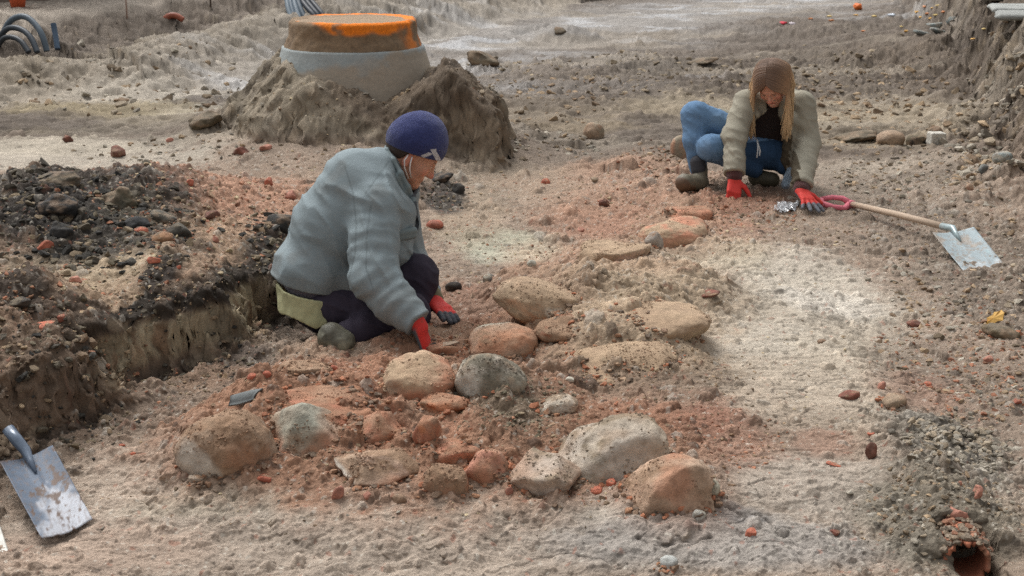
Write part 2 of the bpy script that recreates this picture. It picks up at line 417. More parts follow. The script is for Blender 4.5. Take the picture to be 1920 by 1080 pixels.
# ------------------------------------------------------------------ boulders: (x0, y0, x1, y1) in the photo, shape and colours
ORG, TAN, GRY, WHT, BRN, RED, PNK = C(176,122,96), C(168,141,121), C(156,147,134), C(184,173,162), C(140,112,92), C(160,98,74), C(186,154,136)
D_BR, D_RD, D_GR, D_TN = C(142,112,90), C(148,104,80), C(130,114,97), C(164,138,114)
ST = [
 (345,760,512,892,'round',(TAN,WHT),D_BR,.62,0.3,'large boulder with a chalky white lower left face, leftmost of the cluster'),
 (483,745,655,876,'peak',(GRY,ORG),D_BR,.30,0.2,'grey green boulder with a peaked top and an orange left flank'),
 (470,698,738,805,'flat',(ORG,RED),D_RD,.50,0.0,'broad flat orange slab behind the peaked grey green boulder'),
 (625,830,797,917,'angular',(PNK,TAN),D_BR,.50,-.1,'flat angular boulder with a pale left edge in the front row of the cluster'),
 (655,768,762,836,'peak',(ORG,RED),D_RD,.35,0.0,'small burnt orange pointed boulder behind the flat angular boulder'),
 (705,657,857,745,'round',(TAN,ORG),D_TN,.30,0.05,'large tan topped boulder with scorched orange front just below the man\'s gloves'),
 (872,603,1013,668,'round',(C(170,120,92),GRY),D_BR,.22,0.1,'smooth rounded brown orange boulder right of the man\'s gloves'),
 (857,655,978,748,'round',(GRY,WHT),C(118,110,98),.55,-.25,'grey and white boulder perched on a pillar of dark earth'),
 (1042,766,1262,912,'round',(C(172,156,140),C(186,172,162)),D_GR,.34,0.35,'largest smooth pale boulder with wet shiny spots'),
 (950,842,1095,942,'angular',(C(172,142,124),C(178,160,148)),C(130,116,100),.22,-.1,'pale sharp edged wedge shaped boulder at the front of the cluster'),
 (1172,842,1346,972,'round',(C(184,150,128),TAN),D_BR,.38,0.35,'orange tan boulder with a wet shiny patch at the front right'),
 (1003,731,1084,775,'round',(WHT,TAN),D_GR,.35,0.2,'small pale stone half sunk in dark soil above the largest boulder'),
 (795,862,880,925,'round',(ORG,BRN),D_BR,.55,0.0,'muddy reddish boulder left of the pale wedge shaped boulder'),
 (868,835,960,905,'round',(C(186,128,108),ORG),D_RD,.40,0.0,'dusky pink boulder touching the pale wedge shaped boulder'),
 (795,812,900,866,'flat',(C(200,130,104),ORG),D_RD,.45,0.0,'flat pinkish slab behind the muddy reddish boulder'),
 (770,772,840,830,'angular',(RED,ORG),D_RD,.40,0.0,'small red stone beside the burnt orange pointed boulder'),
 (785,730,880,772,'flat',(C(184,120,86),TAN),D_RD,.45,0.1,'thin orange slab tilted under the perched grey and white boulder'),
 (935,512,1100,590,'round',(C(178,152,128),C(176,120,84)),D_TN,.50,-.3,'long half buried stone with a rusty spot in the middle of the trench floor'),
 (1100,528,1335,612,'round',(TAN,C(180,158,132)),D_TN,.75,0.1,'wide soil covered boulder with a pale chalk smear on its back'),
 (1040,600,1275,700,'round',(C(176,154,128),TAN),D_TN,.70,0.1,'wide soil covered boulder above the perched grey and white boulder'),
 (1200,405,1335,457,'round',(C(184,124,98),C(184,146,122)),D_TN,.30,0.1,'smooth salmon orange boulder in front of the woman'),
 (1085,442,1222,494,'flat',(TAN,PNK),D_TN,.60,0.0,'low tan stone left of the little grey cube shaped stone'),
 (1206,434,1243,466,'angular',(C(160,150,145),C(150,138,130)),D_BR,.15,0.2,'little grey cube shaped stone leaning on the salmon orange boulder'),
 (1238,380,1338,410,'flat',(C(176,116,90),ORG),D_RD,.40,0.0,'thin orange slab nearest to the woman\'s left boot in the picture'),
 (1000,590,1110,632,'round',(BRN,RED),D_BR,.60,0.0,'low reddish brown stone behind the two soil covered boulders'),
 (525,665,625,705,'flat',(C(160,128,106),TAN),D_BR,.50,0.0,'dull flat slab below the man\'s boot'),
 (785,628,868,668,'flat',(C(164,104,80),ORG),D_RD,.40,0.0,'reddish slab under the man\'s gloves'),
 (1322,897,1357,934,'angular',(C(186,178,162),C(170,160,140)),D_TN,.10,0.2,'small cream pebble standing right of the orange tan boulder'),
 (1298,954,1324,975,'round',(C(190,186,182),GRY),D_GR,.1,0.0,'small white pebble below the small cream pebble'),
 (1237,1041,1272,1064,'round',(C(176,176,176),C(160,158,156)),D_GR,.1,0.0,'light grey pebble pressed in the floor at the bottom edge'),
 (349,886,382,906,'flat',(C(150,132,118),GRY),D_BR,.3,0.0,'flat brownish pebble at the foot of the leftmost boulder'),
 (1094,228,1133,264,'round',(C(150,138,122),TAN),D_BR,.3,0.0,'grey brown cobble alone on the ground behind the boulders'),
 (1257,250,1292,303,'round',(C(152,140,124),ORG),D_BR,.3,0.0,'upright grey cobble behind the woman\'s raised knee'),
 (1643,243,1698,276,'round',(C(158,132,112),C(150,128,110)),D_BR,.15,0.0,'round brown boulder in the row behind the woman'),
 (1696,244,1745,276,'flat',(C(118,106,88),C(40,36,34)),C(96,86,70),.5,0.0,'dark stone with a black underside between the brown boulder and the white block'),
 (1740,236,1769,256,'round',(C(120,104,88),BRN),D_BR,.2,0.0,'small round brown cobble just behind the white block'),
 (1105,330,1125,342,'angular',(C(140,120,100),BRN),D_BR,.2,0.0,'tiny brown stone on the reddish ground between the man and the woman'),
 (1810,343,1826,358,'round',(C(176,130,110),TAN),D_BR,.1,0.0,'small pinkish cobble on the rough soil right of the spade handle'),
 (1648,732,1700,764,'flat',(C(150,128,108),BRN),D_BR,.3,0.0,'flat brown cobble at the left edge of the gravel patch'),
 (1532,634,1552,646,'round',(C(130,110,95),BRN),D_BR,.3,0.0,'small dark cobble in the pale scraped ground'),
 (735,925,762,945,'round',(C(130,112,98),BRN),D_BR,.3,0.0,'dull brown pebble in front of the flat angular boulder'),
 (905,513,930,530,'round',(C(96,92,92),GRY),D_BR,.1,0.0,'dark blue grey pebble right of the man\'s knee'),
 (988,486,1006,500,'round',(C(170,165,155),GRY),D_BR,.1,0.0,'small light grey pebble beyond the long half buried stone'),
 (1060,705,1077,716,'round',(C(190,182,170),WHT),D_GR,.1,0.0,'small white pebble behind the small pale stone'),
]
SKIRT = []; SKF = {8: .18, 9: .3, 10: .35, 7: .3, 6: .7, 5: .6, 0: .5, 1: .55, 3: .7}
for s_ in ST:
    x0, y0, x1, y1 = s_[:4]
    if x1-x0 > 60:
        m = blob((x0+x1)/2, (y0*0.45+y1*0.55), (x1-x0)*0.62, (y1-y0)*0.55+8, .05, soft=.45, ns=.5)
        hgt = min(0.095, 0.00085*(y1-y0))*SKF.get(ST.index(s_), .75); SKIRT.append(m)
        Z = Z + hgt*m*(1-0.6*blob((x0+x1)/2, y1+10, (x1-x0)*.5, 14, .03, soft=.5, ns=.4))

# ------------------------------------------------------------------ roughness zones of the soil and its clods
rough = np.full(N, 0.34, F32)
def RZ(v, *a, **k):
    global rough
    m = blob(*a, **k); rough = rough*(1-m)+v*m
RZ(.10, 900, 1010, 700, 95, 0); RZ(.12, 500, 960, 330, 60, 0); RZ(.10, 1500, 950, 160, 70, 0); RZ(.18, 1480, 640, 240, 170, .05)
RZ(.45, 1290, 800, 130, 50, .05); RZ(.9, 1790, 850, 130, 120, .05); RZ(.8, 1850, 480, 130, 190, .05)
RZ(.6, 1700, 1000, 160, 80, .05); RZ(1., 150, 385, 240, 90, .35); RZ(.7, 400, 370, 200, 90, .35); RZ(.35, 160, 505, 160, 32, .35)
RZ(.75, 60, 620, 200, 70, .33); RZ(.06, 120, 265, 330, 28, .2); RZ(.12, 300, 190, 300, 30, .2); RZ(.7, 900, 740, 200, 60, .05)
RZ(.75, 780, 800, 330, 110, .04); RZ(.8, 1250, 330, 180, 50, .05); RZ(.4, 1690, 200, 170, 40, .05); RZ(.9, 1300, 130, 500, 30, .1); RZ(.6, 1180, 420, 220, 60, .05)
RZ(.12, 1250, 20, 330, 20, .1); RZ(.2, 1600, 220, 170, 45, .05); RZ(.65, 780, 630, 110, 60, .05); RZ(.08, 930, 460, 90, 30, .03)
rough = np.maximum(rough, 0.85*(sstep(-.05, .02, dBn)*(1-sstep(wB, wB+.12, dBn)))*0.8)
rough = np.maximum(rough, np.maximum(0.8*faceF, 0.7*mman))
rough = np.maximum(rough, 0.45*rightm).astype(F32)
near = (Y < 8).astype(F32)
for m in SKIRT: rough = np.maximum(rough, .60*m)
Zq = Z.reshape(R_, K_); Xq = X.reshape(R_, K_); Yq = Y.reshape(R_, K_)
zx = np.zeros_like(Zq); zx[:, 1:-1] = (Zq[:, 2:]-Zq[:, :-2])/(Xq[:, 2:]-Xq[:, :-2])
zy = np.zeros_like(Zq); zy[1:-1] = (Zq[2:]-Zq[:-2]-zx[1:-1]*(Xq[2:]-Xq[:-2]))/(Yq[2:]-Yq[:-2])
FM = sstep(.75, 1.5, np.hypot(zx, zy)).ravel().astype(F32)*(Y > 2)*(Y < 30); FK = 1-FM
c0, i0_ = clods(X, Y, 0.0085, 100, .55+0*X, 0.8)
c1, i1 = clods(X, Y, 0.016, 101, np.clip(rough*1.0, 0, .95), 0.8)
c2, i2 = clods(X, Y, 0.036, 102, np.clip(rough*.62, 0, .8), 0.75)
c3, i3 = clods(X, Y, 0.085, 103, np.clip(rough*.42-.08, 0, .6), 0.62)
c4, i4 = clods(X, Y, 0.26, 104, np.clip((rough-.5)*.5*(1-near), 0, .5), 0.42)
c1 = c1*FK; c2 = c2*(1-.6*FM)
Z = Z + near*FK*c0*np.clip(.25+.6*rough, .2, .8) + near*c1*np.clip(.5+n_sm, .3, 1) + c2*.9 + c3 + c4
Z = Z + FK*rough*(0.009*n_sm + 0.004*fine) + FK*(.003*fbm(X*.22, Y, .035, 3, 27)*(1-rough) + 0.004*n_strk + 0.0012*fine) + .014*rough*fbm(X, Y, 0.14, 3, 77)
crack = np.abs(fbm(X*0.45, Y, 0.16, 3, 61)); crk = (1-sstep(0.0, 0.028, crack))*(1-rough)*sstep(-.1, .35, fbm(X, Y, .5, 2, 62))
Z = Z - 0.006*crk
# torn flakes of the scraped clay: small steps
fl_ = fbm(X*0.5, Y, 0.06, 3, 63); stepm = sstep(0.18, 0.22, fl_)*(1-rough)
Z = Z + 0.005*stepm*near
Z = Z.astype(np.float64)

# ------------------------------------------------------------------ ground height look-up
Zg = Z.reshape(R_, K_)
def HGT(x, y):
    i = int(np.clip(np.searchsorted(yr, y)-1, 0, R_-2)); ty = (y-yr[i])/(yr[i+1]-yr[i])
    o = 0
    for q, wt in ((i, 1-ty), (i+1, ty)):
        u = x/max(abs(yr[q]), 2.7); j = int(np.clip(np.searchsorted(ur, u)-1, 0, K_-2)); tx = min(max((u-ur[j])/(ur[j+1]-ur[j]), 0), 1)
        o += wt*(Zg[q, j]*(1-tx)+Zg[q, j+1]*tx)
    return float(o)
def PT(px, py):                         # where the line of sight meets the ground
    r = ray(px, py); t0 = 2.6; t = t0
    while t < 60:
        p = np.array([0, 0, HC])+r*t
        if p[2] < HGT(p[0], p[1]): break
        t0 = t; t += 0.012*t/3
    for _ in range(8):
        m = (t0+t)/2; p = np.array([0, 0, HC])+r*m
        if p[2] < HGT(p[0], p[1]): t = m
        else: t0 = m
    return np.array([0, 0, HC])+r*t, t

# ------------------------------------------------------------------ colour of the soil
def mixc(c, m):
    global COL
    m = np.clip(m, 0, 1).astype(F32)[:, None]; COL = COL*(1-m)+np.asarray(c, F32)*m
COL = np.tile(C(146,126,108), (N, 1)).astype(F32)
def ST_(c, a, *g, **k): mixc(C(*c), a*blob(*g, **k))
mixc(C(112,101,90), bgm*.9)
# trench floor, front
ST_((166,150,134), .9, 900, 1010, 900, 110, 0); ST_((176,166,150), .7, 720, 975, 330, 34, 0); ST_((178,160,142), .7, 330, 900, 210, 60, 0)
ST_((172,162,142), .5, 420, 965, 170, 22, 0); ST_((152,146,140), .8, 1350, 1045, 330, 45, 0); ST_((122,122,124), .6, 1390, 1000, 70, 16, 0)
ST_((172,160,146), .7, 1530, 950, 170, 60, 0); ST_((190,182,168), .5, 1150, 990, 120, 20, 0); ST_((172,146,126), .6, 150, 1040, 260, 40, 0)
ST_((112,96,82), .55, 330, 790, 130, 38, 0); ST_((84,76,72), .6, 470, 715, 90, 30, 0)
# pale scraped clay
ST_((176,164,146), .85, 1480, 600, 250, 120, .05); ST_((190,180,164), .7, 1530, 520, 130, 60, .05); ST_((190,180,164), .5, 1380, 640, 180, 40, .05)
ST_((176,160,140), .7, 1500, 740, 260, 70, .05); ST_((200,192,180), .6, 1560, 560, 90, 24, .05); ST_((180,166,146), .5, 1600, 660, 130, 40, .05)
# red burnt soil round the boulders
ST_((150,108,80), .95, 760, 800, 430, 130, .05); ST_((152,112,86), .8, 1080, 700, 200, 90, .05); ST_((158,106,80), .75, 640, 740, 150, 50, .05); ST_((158,102,76), .7, 800, 800, 150, 60, .05)
ST_((142,100,76), .8, 820, 650, 130, 50, .05); ST_((142,96,72), .6, 900, 560, 170, 60, .05); ST_((150,104,80), .6, 1350, 850, 110, 50, .03)
ST_((150,100,76), .6, 1250, 800, 120, 50, .03); ST_((112,98,80), .9, 960, 800, 100, 60, .08); ST_((120,104,86), .6, 1000, 740, 120, 45, .06)
ST_((128,110,92), .7, 1230, 730, 150, 50, .05); ST_((170,146,118), .8, 1180, 590, 200, 80, .08); ST_((172,128,100), .7, 1150, 500, 190, 60, .05)
ST_((160,114,88), .8, 1230, 400, 190, 45, .06); ST_((166,128,102), .7, 1150, 340, 200, 50, .06); ST_((176,160,134), .6, 1320, 470, 120, 30, .05)
ST_((188,176,154), .5, 1280, 500, 140, 25, .05); ST_((148,98,72), .6, 1380, 370, 90, 16, .08); ST_((128,88,66), .7, 1450, 352, 60, 14, .08)
ST_((176,176,152), .7, 940, 450, 90, 34, .03, rot=.5); ST_((188,190,168), .5, 915, 470, 40, 16, .03); ST_((150,136,116), .5, 960, 330, 130, 40, .05)
ST_((160,140,116), .6, 880, 400, 70, 50, .03); ST_((180,146,120), .4, 1040, 470, 120, 30, .03)
for k_, m in enumerate(SKIRT): mixc(C(*((168,146,118) if ST[k_][7] > .66 else (150,108,80) if k_ < 15 else (160,130,104))), m*.62)
# right
ST_((126,112,98), .8, 1830, 480, 160, 150, .06); ST_((134,116,100), .8, 1820, 700, 150, 110, .06); ST_((124,118,108), .9, 1780, 830, 110, 70, .06)
ST_((118,110,94), .8, 1760, 970, 150, 80, .06); ST_((150,112,92), .5, 1730, 720, 90, 40, .06); ST_((150,134,116), .5, 1560, 830, 130, 40, .03)
ST_((146,102,80), .5, 1540, 850, 60, 25, .03); ST_((134,122,108), .6, 1640, 330, 200, 40, .05); ST_((172,158,140), .5, 1650, 300, 160, 16, .05)
# bank top
bt = sstep(0.02, 0.15, dB)
mixc(C(152,124,100), bt*(Y < 8)*(1-sF)*(1-sstep(6.5, 8, Y)))
ST_((168,124,98), .8, 420, 330, 210, 60, .35); ST_((176,132,104), .6, 500, 360, 110, 60, .35); ST_((162,134,106), .7, 380, 420, 170, 40, .35)
ST_((176,156,126), .8, 170,500, 150, 26, .33); ST_((176,150,120), .6, 200, 545, 110, 24, .33); ST_((122,98,78), .7, 90, 600, 160, 50, .34)
ST_((66,60,54), .95, 140, 380, 200, 68, .40); ST_((84,78,64), .7, 220, 400, 70, 40, .42); ST_((40,38,38), .6, 110, 400, 90, 34, .42); ST_((58,54,50), .8, 240, 440, 130, 26, .38)
ST_((40,37,36), .9, 300, 500, 34, 24, .36); ST_((40,37,36), .9, 420, 495, 34, 34, .36); ST_((46,42,40), .9, 520, 430, 50, 50, .33)
ST_((56,52,48), .8, 30, 560, 60, 22, .36); ST_((66,60,56), .6, 160, 560, 60, 16, .36); ST_((150,120,96), .7, 370, 545, 60, 22, .36)
ST_((44,42,42), .85, 830, 345, 40, 26, .1); ST_((166,114,90), .5, 200, 300, 160, 22, .35)
# cut face: layers of the section, then painted shade behind the man
zf = (Z/np.maximum(hB, .05))+.07*n_mid+.05*n_sm
fc = face.astype(F32)*(Y < 6.2)
mixc(C(112,92,74), fc*.9)
mixc(C(62,54,46), fc*sstep(.62, .70, zf)*(1-sstep(.80, .9, zf))*sstep(1.0, 1.5, tB)*(1-sstep(3.4, 3.8, tB)))
cream = fc*sstep(.25, .34, zf)*(1-sstep(.60, .66, zf))*sstep(1.15, 1.45, tB+.2*n_mid)*(1-sstep(2.15, 2.35, tB+.2*n_mid))
mixc(C(164,148,118), cream); mixc(C(140,112,84), cream*sstep(.1, .5, n_sm+n_mid*.6))
mixc(C(70,60,52), fc*(1-sstep(.12, .28, zf))*.8)
shade_face = sstep(2.2, 2.6, tB)*(1-sstep(3.6, 4.2, tB)); mixc(C(46,42,40), fc*shade_face*.92)  # shade on the face behind the man, painted into the soil colour
shade_foot = np.exp(-((dB+.02)/.13)**2)*sstep(2.0, 2.5, tB)*(1-sstep(3.4, 4.0, tB)); mixc(C(50,46,44), shade_foot*.85)  # same painted shade, spread over the floor at the bank's foot
# background left: road, ridge
rd = sstep(6.3, 7.0, Y)*(X < -.4)
ST_((176,166,150), .8, 60,265, 330, 34, .22); ST_((188,176,156), .6, 110,240, 240, 16, .22); ST_((164,150,126), .6, 300,195, 130, 18, .2); ST_((188,178,160), .8, 400, 175, 130, 16, .2)
ST_((176,160,140), .7, 470, 235, 130, 18, .2); ST_((140,128,112), .7, 180, 215, 160, 10, .2); ST_((132,122,108), .5, 330, 240, 130, 10, .2); ST_((112,100,82), .6, 60, 215, 90, 10, .2)
mixc(C(158,146,128), (dLn > -.1)*.75*(dLn < 1.6)*(Y > 9)); mixc(C(124,112,94), np.clip((dLn > 0.5)*(dLn < 2.2)*(Y > 9)*sstep(-.1, .4, n_big+n_mid)*.7, 0, 1))
mixc(C(168,156,142), sstep(2.5, 2.8, dLn)*(Y > 9)*.9)
ST_((176,158,116), .55, 200, 165, 240, 14, .2); ST_((176,166,150), .6, 250, 105, 130, 12, .35)
# background middle and right
mixc(C(160,156,152), trk*.8*(Y > 9)); mixc(C(176,178,182), trk*sstep(.0, .5, fbm(X*.5, Y, .7, 3, 71))*.7*(Y > 10))
ST_((112,100,88), .7, 1100, 90, 300, 16, .1); ST_((108,98,86), .7, 1350, 125, 300, 16, .1); ST_((120,106,92), .6, 1000, 130, 160, 16, .1)
ST_((154,138,116), .7, 1050,200, 220, 14, .05); ST_((166,150,124), .8, 1600,215, 230, 45, .05); ST_((166,150,124), .7, 1350,200, 160, 26, .05); ST_((150,132,104), .6, 1050, 225, 160, 14, .05)
ST_((116,104,90), .7, 1560, 120, 230, 26, .1); ST_((112,98,84), .7, 1730, 130, 110, 50, .1); ST_((160,158,156), .7, 1600, 35, 190, 10, .1)
mixc(C(104,91,76), sF*.88*(Y < 30)); mixc(C(130,122,112), faceF*sstep(.3, .7, n_mid+.5*n_big)*.6)  # dark shading of the far right bank put into its soil colour
mixc(C(136,124,104), mman*.9); mixc(C(98,82,66), sstep(.05, .15, sp)*.85*(yy < .35)); mixc(C(156,144,126), np.clip(mman*sstep(.05, .45, fbm(X, Y, .3, 3, 72))*(sp < .05)*.8, 0, 1))
mixc(C(150,130,104), sstep(.02, .3, sp)*(1-sstep(.3, .36, spx*0+sp))*(spx > .7)*.5)
# middle-scale and clod tints
COL = COL*(1-.14*bgm*(1-.6*trk)*(dLn < 0))[:, None].astype(F32)
stk2 = fbm(X*.22, Y, .035, 3, 27)*FK*(1-rough)*near
mixc(C(90,79,69), bgm*(dLn < 0)*(1-.7*trk)*sstep(.0, .4, fbm(X*.4, Y, .55, 4, 83))*.6*(Y > 8.5))
mixc(C(150,138,122), bgm*(dLn < 0)*sstep(.15, .45, fbm(X*.3, Y, .8, 3, 84))*.5*(Y > 8.5))
v = 1+.24*stk2+0.20*n_mid+FK*(0.14*n_sm+0.10*fine+.10*n_strk)
COL = COL*np.clip(v, .45, 1.6).astype(F32)[:, None]
def tint(cm, ids, size):
    on = sstep(0.0, size, cm)
    k = (0.72+0.56*ids)
    COL[:] = COL*(1-on[:, None])+COL*k[:, None].astype(F32)*on[:, None]
    for lo, hi, c, a in ((.30, .345, C(156,96,72), .35), (.70, .73, C(172,164,152), .5), (.86, .90, C(60,54,50), .6)):
        mixc(c, on*((ids > lo) & (ids < hi))*a*near)
tint(c1, i1, .002); tint(c2, i2, .006); tint(c3, i3, .015); tint(c4, i4, .03)
mixc(C(70,62,56), crk*.8)
spk = fbm(X, Y, .02, 2, 81); mixc(C(205,198,184), FK*sstep(.62, .72, spk)*.5*near); mixc(C(70,60,52), FK*sstep(.6, .72, -spk)*.5*near)
spr2 = fbm(X, Y, .035, 2, 82); mixc(C(160,96,70), FK*sstep(.66, .76, spr2)*.45*near*(1-.6*(dR < -0.2)))
RG = np.clip(.93-.0*rough, .3, 1).astype(F32)
wet = trk*sstep(.15, .5, fbm(X*.5, Y, .7, 3, 71))*(Y > 10)
wet = np.maximum(wet, blob(1310, 158, 50, 3, .03, ns=.6)); wet = np.maximum(wet, .7*blob(850, 82, 60, 4, .05, ns=.6))
wet = np.maximum(wet, .8*blob(1000, 95, 70, 5, .1, ns=.8)); wet = np.maximum(wet, .8*blob(1600, 28, 170, 6, .1, ns=.8))
RG = RG*(1-wet*.82)
vg = np.stack([X, Y, Z], 1)
ii = (np.arange(R_-1)[:, None]*K_+np.arange(K_-1)[None, :]).ravel()
fcs = np.stack([ii, ii+1, ii+K_+1, ii+K_], 1)
# steep faces: push sideways with solid noise so that they are not smooth curtains
stp = np.clip(np.maximum(FM, .35*mman), 0, 1)
sel = np.nonzero(stp > .05)[0]
q3 = vg[sel].astype(F32)
for ax in (0, 1):
    n_ = fb3(q3, .10, 4, 91+ax*7); n2_ = 1-np.abs(fb3(q3, .05, 3, 97+ax))*2.4
    vg[sel, ax] += (stp[sel]*(0.032*n_-0.006*n2_+0.010*fb3(q3, .02, 2, 95+ax)))*(1+.6*(vg[sel, 1] > 7))
n_ = fb3(q3, .07, 4, 191); n2_ = fb3(q3, .018, 2, 195); s9 = stp[sel][:, None]
k9 = (1+s9*(.45*n_+.35*n2_)[:, None]); COL[sel] = COL[sel]*k9
m9 = s9*(sstep(.18, .4, fb3(q3, .13, 4, 197))*.55)[:, None]; COL[sel] = COL[sel]*(1-m9)+C(78,68,58)*m9
m9 = s9*(sstep(.2, .4, fb3(q3, .09, 3, 199))*.5)[:, None]; COL[sel] = COL[sel]*(1-m9)+C(166,146,120)*m9
lum = (COL @ np.array([.3,.59,.11], F32))[:, None]; COL = (lum+(COL-lum)*0.80)*np.array([.905, .896, .875], F32)
M_SOIL = vmat('soil', rough=.95, spec=.25, ns=120, bump=.8, dist=.006, var=.22, ns2=420, bump2=.35, dist2=.0025, rattr=True)
ground = tag(add_obj('ground', vg, fcs, M_SOIL, col=np.clip(COL, .01, .9), rgh=RG), kind='structure')
print('terrain', N)

def HGTv(x, y):
    i = np.clip(np.searchsorted(yr, y)-1, 0, R_-2); ty = (y-yr[i])/(yr[i+1]-yr[i]); o = 0
    for q, wt in ((i, 1-ty), (i+1, ty)):
        u = x/np.maximum(np.abs(yr[q]), 2.7); j = np.clip(np.searchsorted(ur, u)-1, 0, K_-2); tx = np.clip((u-ur[j])/(ur[j+1]-ur[j]), 0, 1)
        o = o+wt*(Zg[q, j]*(1-tx)+Zg[q, j+1]*tx)
    return o

# ------------------------------------------------------------------ manhole shaft
def pix_size(D): return FPX/D
M_CONC = vmat('concrete', rough=.9, ns=40, bump=.5, dist=.006, var=.12, ns2=250, bump2=.4, dist2=.001)
M_CRUST = vmat('paint_and_dirt_crust', rough=.95, ns=60, bump=.7, dist=.008, var=.25)
man = empty('manhole_shaft', (MC[0], MC[1], HGT(MC[0]+1.2, MC[1]-1.2)), 'concrete manhole shaft with an orange painted cover ring standing on an earth mound', 'manhole')
zt = P(668, 29, 9.15)[2]; zr = P(668, 97, 9.15-.40)[2]
def lathe(name, prof, mat, colf, parent, seg=160, jit=0.0, seed=0, cap_top=False):
    V = []; 
    a = np.linspace(0, 2*np.pi, seg, endpoint=False)
    pr = []
    for k in range(len(prof)-1):
        (r0, z0), (r1, z1) = prof[k], prof[k+1]; n = max(1, int(math.hypot(r1-r0, z1-z0)/0.012))
        for q in range(n): pr.append((r0+(r1-r0)*q/n, z0+(z1-z0)*q/n))
    pr.append(prof[-1])
    pr = np.array(pr)
    A, Rr = np.meshgrid(a, pr[:, 0]); _, Zz = np.meshgrid(a, pr[:, 1])
    v = np.stack([MC[0]+Rr*np.cos(A), MC[1]+Rr*np.sin(A), Zz], -1).reshape(-1, 3)
    if jit:
        d = jit*(fb3(v.astype(F32), .12, 4, seed)+.5*fb3(v.astype(F32), .03, 2, seed+5))
        rd_ = np.stack([np.cos(A).ravel(), np.sin(A).ravel(), 0*A.ravel()], 1)
        v = v+rd_*d[:, None]; v[:, 2] += .4*d
    n = len(pr); f = []
    for i in range(n-1):
        for k in range(seg): k2 = (k+1) % seg; f.append((i*seg+k, i*seg+k2, (i+1)*seg+k2, (i+1)*seg+k))
    return add_obj(name, v, np.array(f), mat, parent, colf(v.astype(F32), A.ravel(), Zz.ravel()))
def col_cone(v, a, z):
    c = np.tile(C(150,157,157), (len(v), 1)); n = fb3(v, .22, 4, 3)
    m = sstep(-.2, .2, n+ (zr-.07-z)*8 + .6*np.cos(a+math.pi/2-.9)-.1)[:, None]; c = c*(1-m*.85)+C(160,146,128)*m*.85
    m = (sstep(.25, .5, fb3(v, .12, 3, 9)))[:, None]*.5; return c*(1-m)+C(146,150,148)*m
lathe('concrete_cone', [(.36, zr+.02), (.475, zr+.015), (.49, zr-.04), (.60, zr-.40), (.62, zr-.60)], M_CONC, col_cone, man, jit=.004, seed=5)
def col_ring(v, a, z):
    c = np.tile(C(128,108,86), (len(v), 1)); n = fb3(v, .10, 4, 13); n2 = fb3(v, .03, 3, 15)
    c = c*(1-.5*sstep(0, .5, n2)[:, None])+C(92,78,64)*(.5*sstep(0, .5, n2)[:, None])
    lim = zt-.035-.045*np.sin((a+math.pi/2)*2.0+1.2)-.03*np.cos(a)
    m = sstep(0, .03, z-lim+.04*n)[:, None]*(1-.8*sstep(.25, .45, fb3(v, .07, 3, 19)))[:, None]
    side = sstep(.72, .95, np.cos(a))[:, None]*sstep(-.2, .25, n)[:, None]*.7
    m = np.clip(m+side, 0, 1)
    return c*(1-m)+C(232,128,36)*m
lathe('cover_ring', [(.30, zt-.004), (.405, zt), (.425, zt-.015), (.432, zt-.10), (.452, zr+.05), (.468, zr+.005), (.44, zr-.004), (.3, zr-.004)], M_CRUST, col_ring, man, jit=.014, seed=21)
def col_top(v, a, z):
    c = np.tile(C(146,126,104), (len(v), 1)); r = np.hypot(v[:, 0]-MC[0], v[:, 1]-MC[1])
    m = (sstep(.0, .3, fb3(v, .08, 3, 29)+ (r-.36)*8-.1))[:, None]*.8; return c*(1-m)+C(220,130,50)*m
lathe('cover_plate', [(.001, zt-.008), (.28, zt-.008), (.30, zt-.002), (.35, zt-.002), (.398, zt-.003)], M_CRUST, col_top, man, jit=.003, seed=31)

